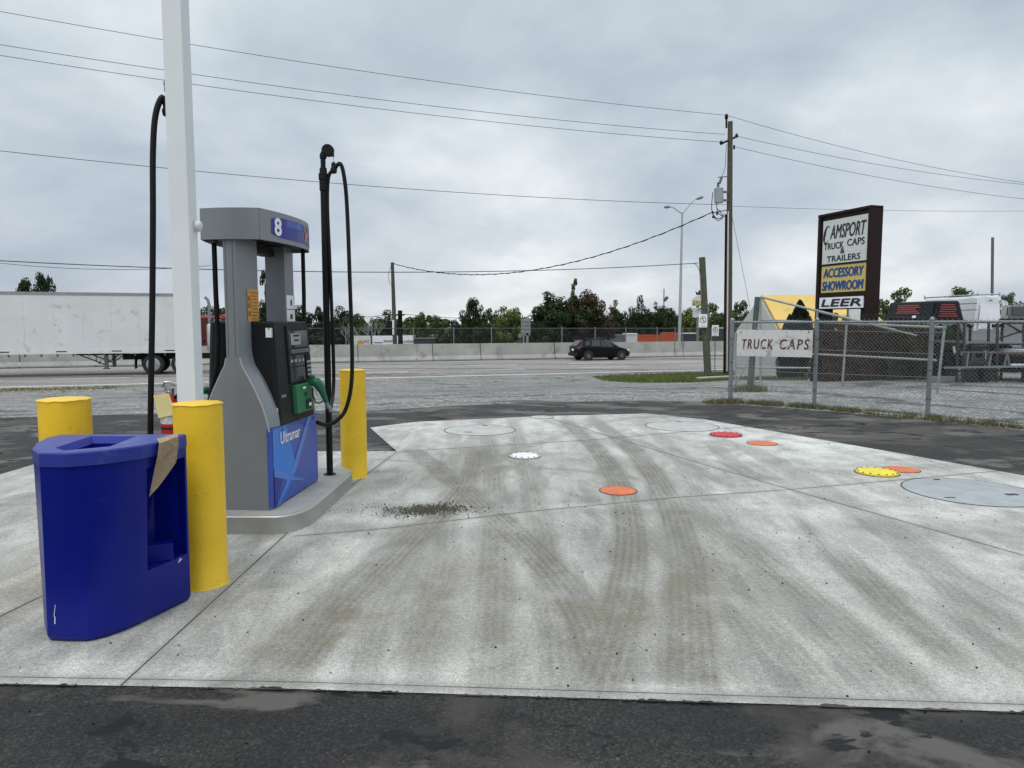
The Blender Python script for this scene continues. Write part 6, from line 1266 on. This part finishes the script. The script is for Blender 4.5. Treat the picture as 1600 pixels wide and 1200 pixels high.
hedge('brown_hedge', 1368, 1462, 508, 21.2, 21.8, .45, 9000, leafmat('olive_leaf', (.035, .028, .010), (.075, .06, .022), (.13, .11, .035)), 'olive-brown hedge continuing right of the dead one')
hedge('green_shrub', 1462, 1486, 511, 20.5, 20.7, .35, 2600, LM['mid'], 'small yellow-green shrub at the right end of the hedge')
# ================================================================== YARD: rack, truck caps, trailers
gz_ = lambda Y, u: gz(AT(u, 500, Y).x, Y)
def capth(name, px_front, px_side, Y0, Y1, key, label):
    pass
CG = 'truck caps stacked on the rack'
# black cap: side facing left-front (1385..1455) and rear end (1455..1507)
def cap_shape(name, side_px, end_px, Ya, Yb, Yc, key, label, ekey=None, wkey='cap_black'):
    # side_px: bl, br, tr, tl ; end_px: right-bottom, right-top ; depths at far-left, corner, right
    bl, br_, tr_, tl = AT(*side_px[0], Ya), AT(*side_px[1], Yb), AT(*side_px[2], Yb + .12), AT(*side_px[3], Ya + .1); er, et = AT(*end_px[0], Yc), AT(*end_px[1], Yc + .05)
    bk = er - br_; bl2, tl2 = bl + bk, tl + (et - tr_)
    t = thing(name, tuple(br_), label, 'truck cap', CG); q = MB(); q.add([bl, br_, tr_, tl, er, et, bl2, tl2], [(0, 1, 2, 3), (1, 4, 5, 2), (4, 6, 7, 5), (6, 0, 3, 7), (3, 2, 5, 7), (0, 6, 4, 1)]); sh = q.build('shell', MT[key], t, world=True, bevel=.05)
    def sq(a_, b_, c_, d_, fr, nm, k, par):
        def L_(x, y): return (a_.lerp(b_, x)).lerp(d_.lerp(c_, x), y)
        nn = (b_ - a_).cross(d_ - a_).normalized(); nn = nn if nn.dot(Vector((0, 0, CAMH)) - a_) > 0 else -nn; pts = [L_(x, y) + nn * .012 for x, y in ((fr[0], fr[1]), (fr[2], fr[1]), (fr[2], fr[3]), (fr[0], fr[3]))]
        q = MB(); q.slab(pts, .006 * (1 if (pts[1] - pts[0]).cross(pts[2] - pts[1]).dot(nn) > 0 else -1)); return q.build(nm, MT[k], par, world=True)
    return t, sh, (bl, br_, tr_, tl), (br_, er, et, tr_), sq
t, sh, sd4, en4, sq = cap_shape('truck_cap', [(1385, 500), (1455, 502), (1462, 470), (1390, 473)], [(1507, 502), (1499, 469.5)], 20.0, 17.6, 18.2, 'cap_black', 'black truck cap with faded red lettering on a rack')
for i in range(5): sq(*sd4, (.22 + .03 * (i % 2), .36 + i * .10, .75 - .05 * (i % 3), .42 + i * .10), 'red_lettering_line', 'cap_red', sh)
for i in range(6): sq(*en4, (.18 + .04 * (i % 2), .22 + i * .11, .80 - .03 * (i % 3), .27 + i * .11), 'red_lettering_line', 'cap_orange' if False else 'cap_red', sh)
sq(*sd4, (.05, .12, .92, .15), 'trim_strip', 'rust_steel', sh); sq(*sd4, (.60, .14, .68, .26), 'latch', 'white_print', sh)
t, sh, sd4, en4, sq = cap_shape('truck_cap', [(1440, 505), (1522, 509), (1528, 463), (1446, 467)], [(1565, 507), (1560, 461.5)], 22.5, 18.9, 19.5, 'cap_white', 'tall white truck cap with a ladder rack and rear door')
q = MB(); pts = [AT(1522, 517, 18.85), AT(1564, 517, 19.45), AT(1560, 464, 19.5), AT(1529, 464, 18.95)]; q.slab(pts, -.03); dr = q.build('rear_door', MT['cap_white'], t, world=True, bevel=.01)
sq(*[p + Vector((0, -.04, 0)) for p in pts], (.08, .06, .94, .80), 'door_panel', 'white_print', dr); sq(*[p + Vector((0, -.06, 0)) for p in pts], (.42, .88, .58, .91), 'handle', 'black_print', dr)
for v0, v1 in ((475, 478), (485, 486)): q = MB(); q.bar(AT(1500, v0, 18.6), AT(1526, v0 - 1, 18.7), .03); q.build('side_stripe', MT['galv'], sh, world=True)
q = MB()
for a_, b_ in (((1445, 465.5), (1528, 460.5)), ((1528, 460.5), (1562, 459.5)), ((1445, 462), (1445, 468)), ((1484, 461), (1484, 466)), ((1528, 458), (1528, 464)), ((1562, 457), (1562, 463))): q.cyl(AT(*a_, 19.2 if a_[0] > 1500 else 21), AT(*b_, 19.2 if b_[0] > 1500 else 21), .02, n=6)
q.build('ladder_rack', MT['lamp_grey'], t, world=True)
t, sh, sd4, en4, sq = cap_shape('truck_cap', [(1562, 499), (1575, 500), (1578, 477), (1565, 477)], [(1640, 500), (1630, 476)], 20.5, 19.6, 20.0, 'cap_grey', 'low grey truck cap with a dark window at the right edge of the photo')
sq(*en4, (.08, .30, .95, .85), 'window', 'car_glass', sh); sq(*sd4, (.2, .3, .8, .85), 'window', 'car_glass', sh)
rk = thing('storage_rack', (*AT(1530, 590, 19).xy, gz_(19, 1530)), 'rusty dark steel rack holding up the truck caps', 'rack')
for u, Y in ((1440, 20), (1497, 18.6), (1507, 18.3), (1516, 19.4), (1545, 18.9), (1559, 18.6), (1566, 19.2), (1600, 18.8)):
    b_ = AT(u, 560, Y); q = MB(); q.bar((b_.x, b_.y, gz(b_.x, b_.y)), AT(u, 503, Y), .05); q.build('upright', MT['rust_steel'], rk, world=True)
for a_, b_, Y in (((1385, 501), (1510, 503), 18.8), ((1512, 509), (1568, 509), 19.2), ((1562, 501), (1660, 499), 19.0), ((1566, 504), (1660, 503), 18.9)): q = MB(); q.bar(AT(*a_, Y), AT(*b_, Y), .09); q.build('beam', MT['black_metal'], rk, world=True)
for a_, b_ in (((1568, 503), (1640, 545)), ((1640, 503), (1555, 531)), ((1545, 538), (1566, 550))): q = MB(); q.bar(AT(*a_, 19.1), AT(*b_, 19.1), .04); q.build('diagonal_brace', MT['rust_steel'], rk, world=True)
q = MB(); q.box((AT(1484, 533, 19.5) + AT(1680, 535.5, 19.5)) / 2, (3.6, 1.4, .05)); q.build('shelf', MT['galv'], rk, world=True)
q = MB(); q.box((AT(1520, 536, 19) + AT(1680, 537, 19)) / 2, (2.8, .06, .09)); q.build('beam', MT['rust_steel'], rk, world=True)
wl = thing('yard_wall', (*AT(1540, 590, 26).xy, gz_(26, 1540)), 'plain grey building wall behind the rack of truck caps', 'wall'); q = MB(); q.box((AT(1455, 530, 26) + AT(1760, 530, 26)) / 2 + Vector((0, .15, -.4)), (AT(1760, 530, 26).x - AT(1455, 530, 26).x, .3, 60 / FPX * 26 + .8)); q.v = [(x, y, min(z, AT(1500, 503, 26).z)) for x, y, z in q.v]; q.build('wall', MT['grey_wall'], wl, world=True)
q = MB(); q.bar(AT(1455, 510, 25.9), AT(1700, 511, 25.9), .03); q.build('rail', MT['galv'], wl, world=True)
# flatbed trailer frames low down
fb = thing('flatbed_trailer', (*AT(1530, 592, 18).xy, gz_(18, 1530)), 'low grey utility trailer frame parked under the rack', 'trailer')
for a_, b_, w_, key in (((1475, 574.5), (1660, 571.5), .05, 'galv'), ((1500, 550), (1640, 552), .04, 'galv_dark'), ((1490, 542), (1492, 552), .05, 'gate_pipe'), ((1478, 580), (1660, 578), .05, 'black_metal')): q = MB(); q.bar(AT(*a_, 18.2), AT(*b_, 17.8), w_); q.build('rail', MT[key], fb, world=True)
for a_, b_ in (((1545, 572), (1549, 552)), ((1569, 572), (1574, 552)), ((1574, 552), (1577, 571)), ((1510, 573), (1513, 551))): q = MB(); q.bar(AT(*a_, 18.1), AT(*b_, 18.1), .035); q.build('strut', MT['galv'], fb, world=True)
for u in (1520, 1538): q = MB(); c_ = AT(u, 577, 18.6); q.lathe([(.1, -.1), (.26, -.1), (.28, -.05), (.28, .05), (.26, .1), (.1, .1)], (c_.x, c_.y, gz(c_.x, c_.y) + .28), 20, axis=(0, 1, 0)); q.build('wheel', MT['rubber'], fb, world=True, smooth=40)
gb = thing('green_box_trailer', tuple(AT(1590, 580, 18.8)), 'dark green and red low trailer body at the right edge', 'trailer'); q = MB(); q.box((AT(1579, 560, 18.8) + AT(1690, 562, 18.8)) / 2, (1.9, 1.2, .26)); q.build('body', mat('trailer_green', (.01, .05, .035), .5), gb, world=True); q = MB(); q.box((AT(1577, 553.5, 18.7) + AT(1690, 554, 18.7)) / 2, (1.95, 1.3, .06)); q.build('deck', MT['barn_red'], gb, world=True); q = MB(); q.box((AT(1579, 569.5, 18.1) + AT(1690, 570, 18.1)) / 2, (1.8, .03, .05)); q.build('white_stripe', MT['white_print'], gb, world=True)
q = MB(); q.box((AT(1577, 548, 18.7) + AT(1690, 548, 18.7)) / 2, (1.9, 1.2, .09)); q.build('plank', MT['container_white'], gb, world=True)
jn = thing('scrap_pile', (*AT(1520, 575, 20.4).xy, gz_(20.4, 1520)), 'dark jumble of parts stored under the rack', 'scrap'); rj = random.Random(5)
for i in range(46):
    u, v = rj.uniform(1490, 1600), rj.uniform(540, 578); p = AT(u, v, rj.uniform(19.6, 21)); p.z = max(p.z, gz(p.x, p.y) + .06); q = MB(); q.box(p, (rj.uniform(.1, .6), rj.uniform(.1, .4), rj.uniform(.05, .28)), rz=rj.uniform(0, 3)); q.build(rj.choice(['crate', 'panel', 'plank']), MT[rj.choice(['wood_dark', 'black_metal', 'rust_steel', 'black_metal', 'wood_dark', 'dark_steel', 'cover_grey'])], jn, world=True)
mb2 = thing('mast', (*AT(1549, 560, 27).xy, gz_(27, 1549)), 'thin dark mast rising above the white truck cap', 'mast'); q = MB(); q.cyl(AT(1549, 590, 27), AT(1551, 371, 27), .05, n=8); q.build('pole', MT['dark_steel'], mb2, world=True)
YG2 = [(p.x, p.y) for p in [AT(1470, 584, 19.5), AT(1560, 584, 19.0), AT(1560, 580, 20.2), AT(1470, 580, 20.8)]]; blades('weeds', poly_pts(YG2, 2500, 14), .14, .012, GM, 'green weeds growing along the front of the rack', 15)
q0 = AT(1466, 586, 19.0); kk = thing('timber', (q0.x, q0.y, gz(q0.x, q0.y)), 'grey timber beam lying at the right end of the hedge', 'timber'); q = MB(); q.box((.3, 0, .07), (1.1, .2, .14)); q.build('beam', MT['grey_wall'], kk, bevel=.01)
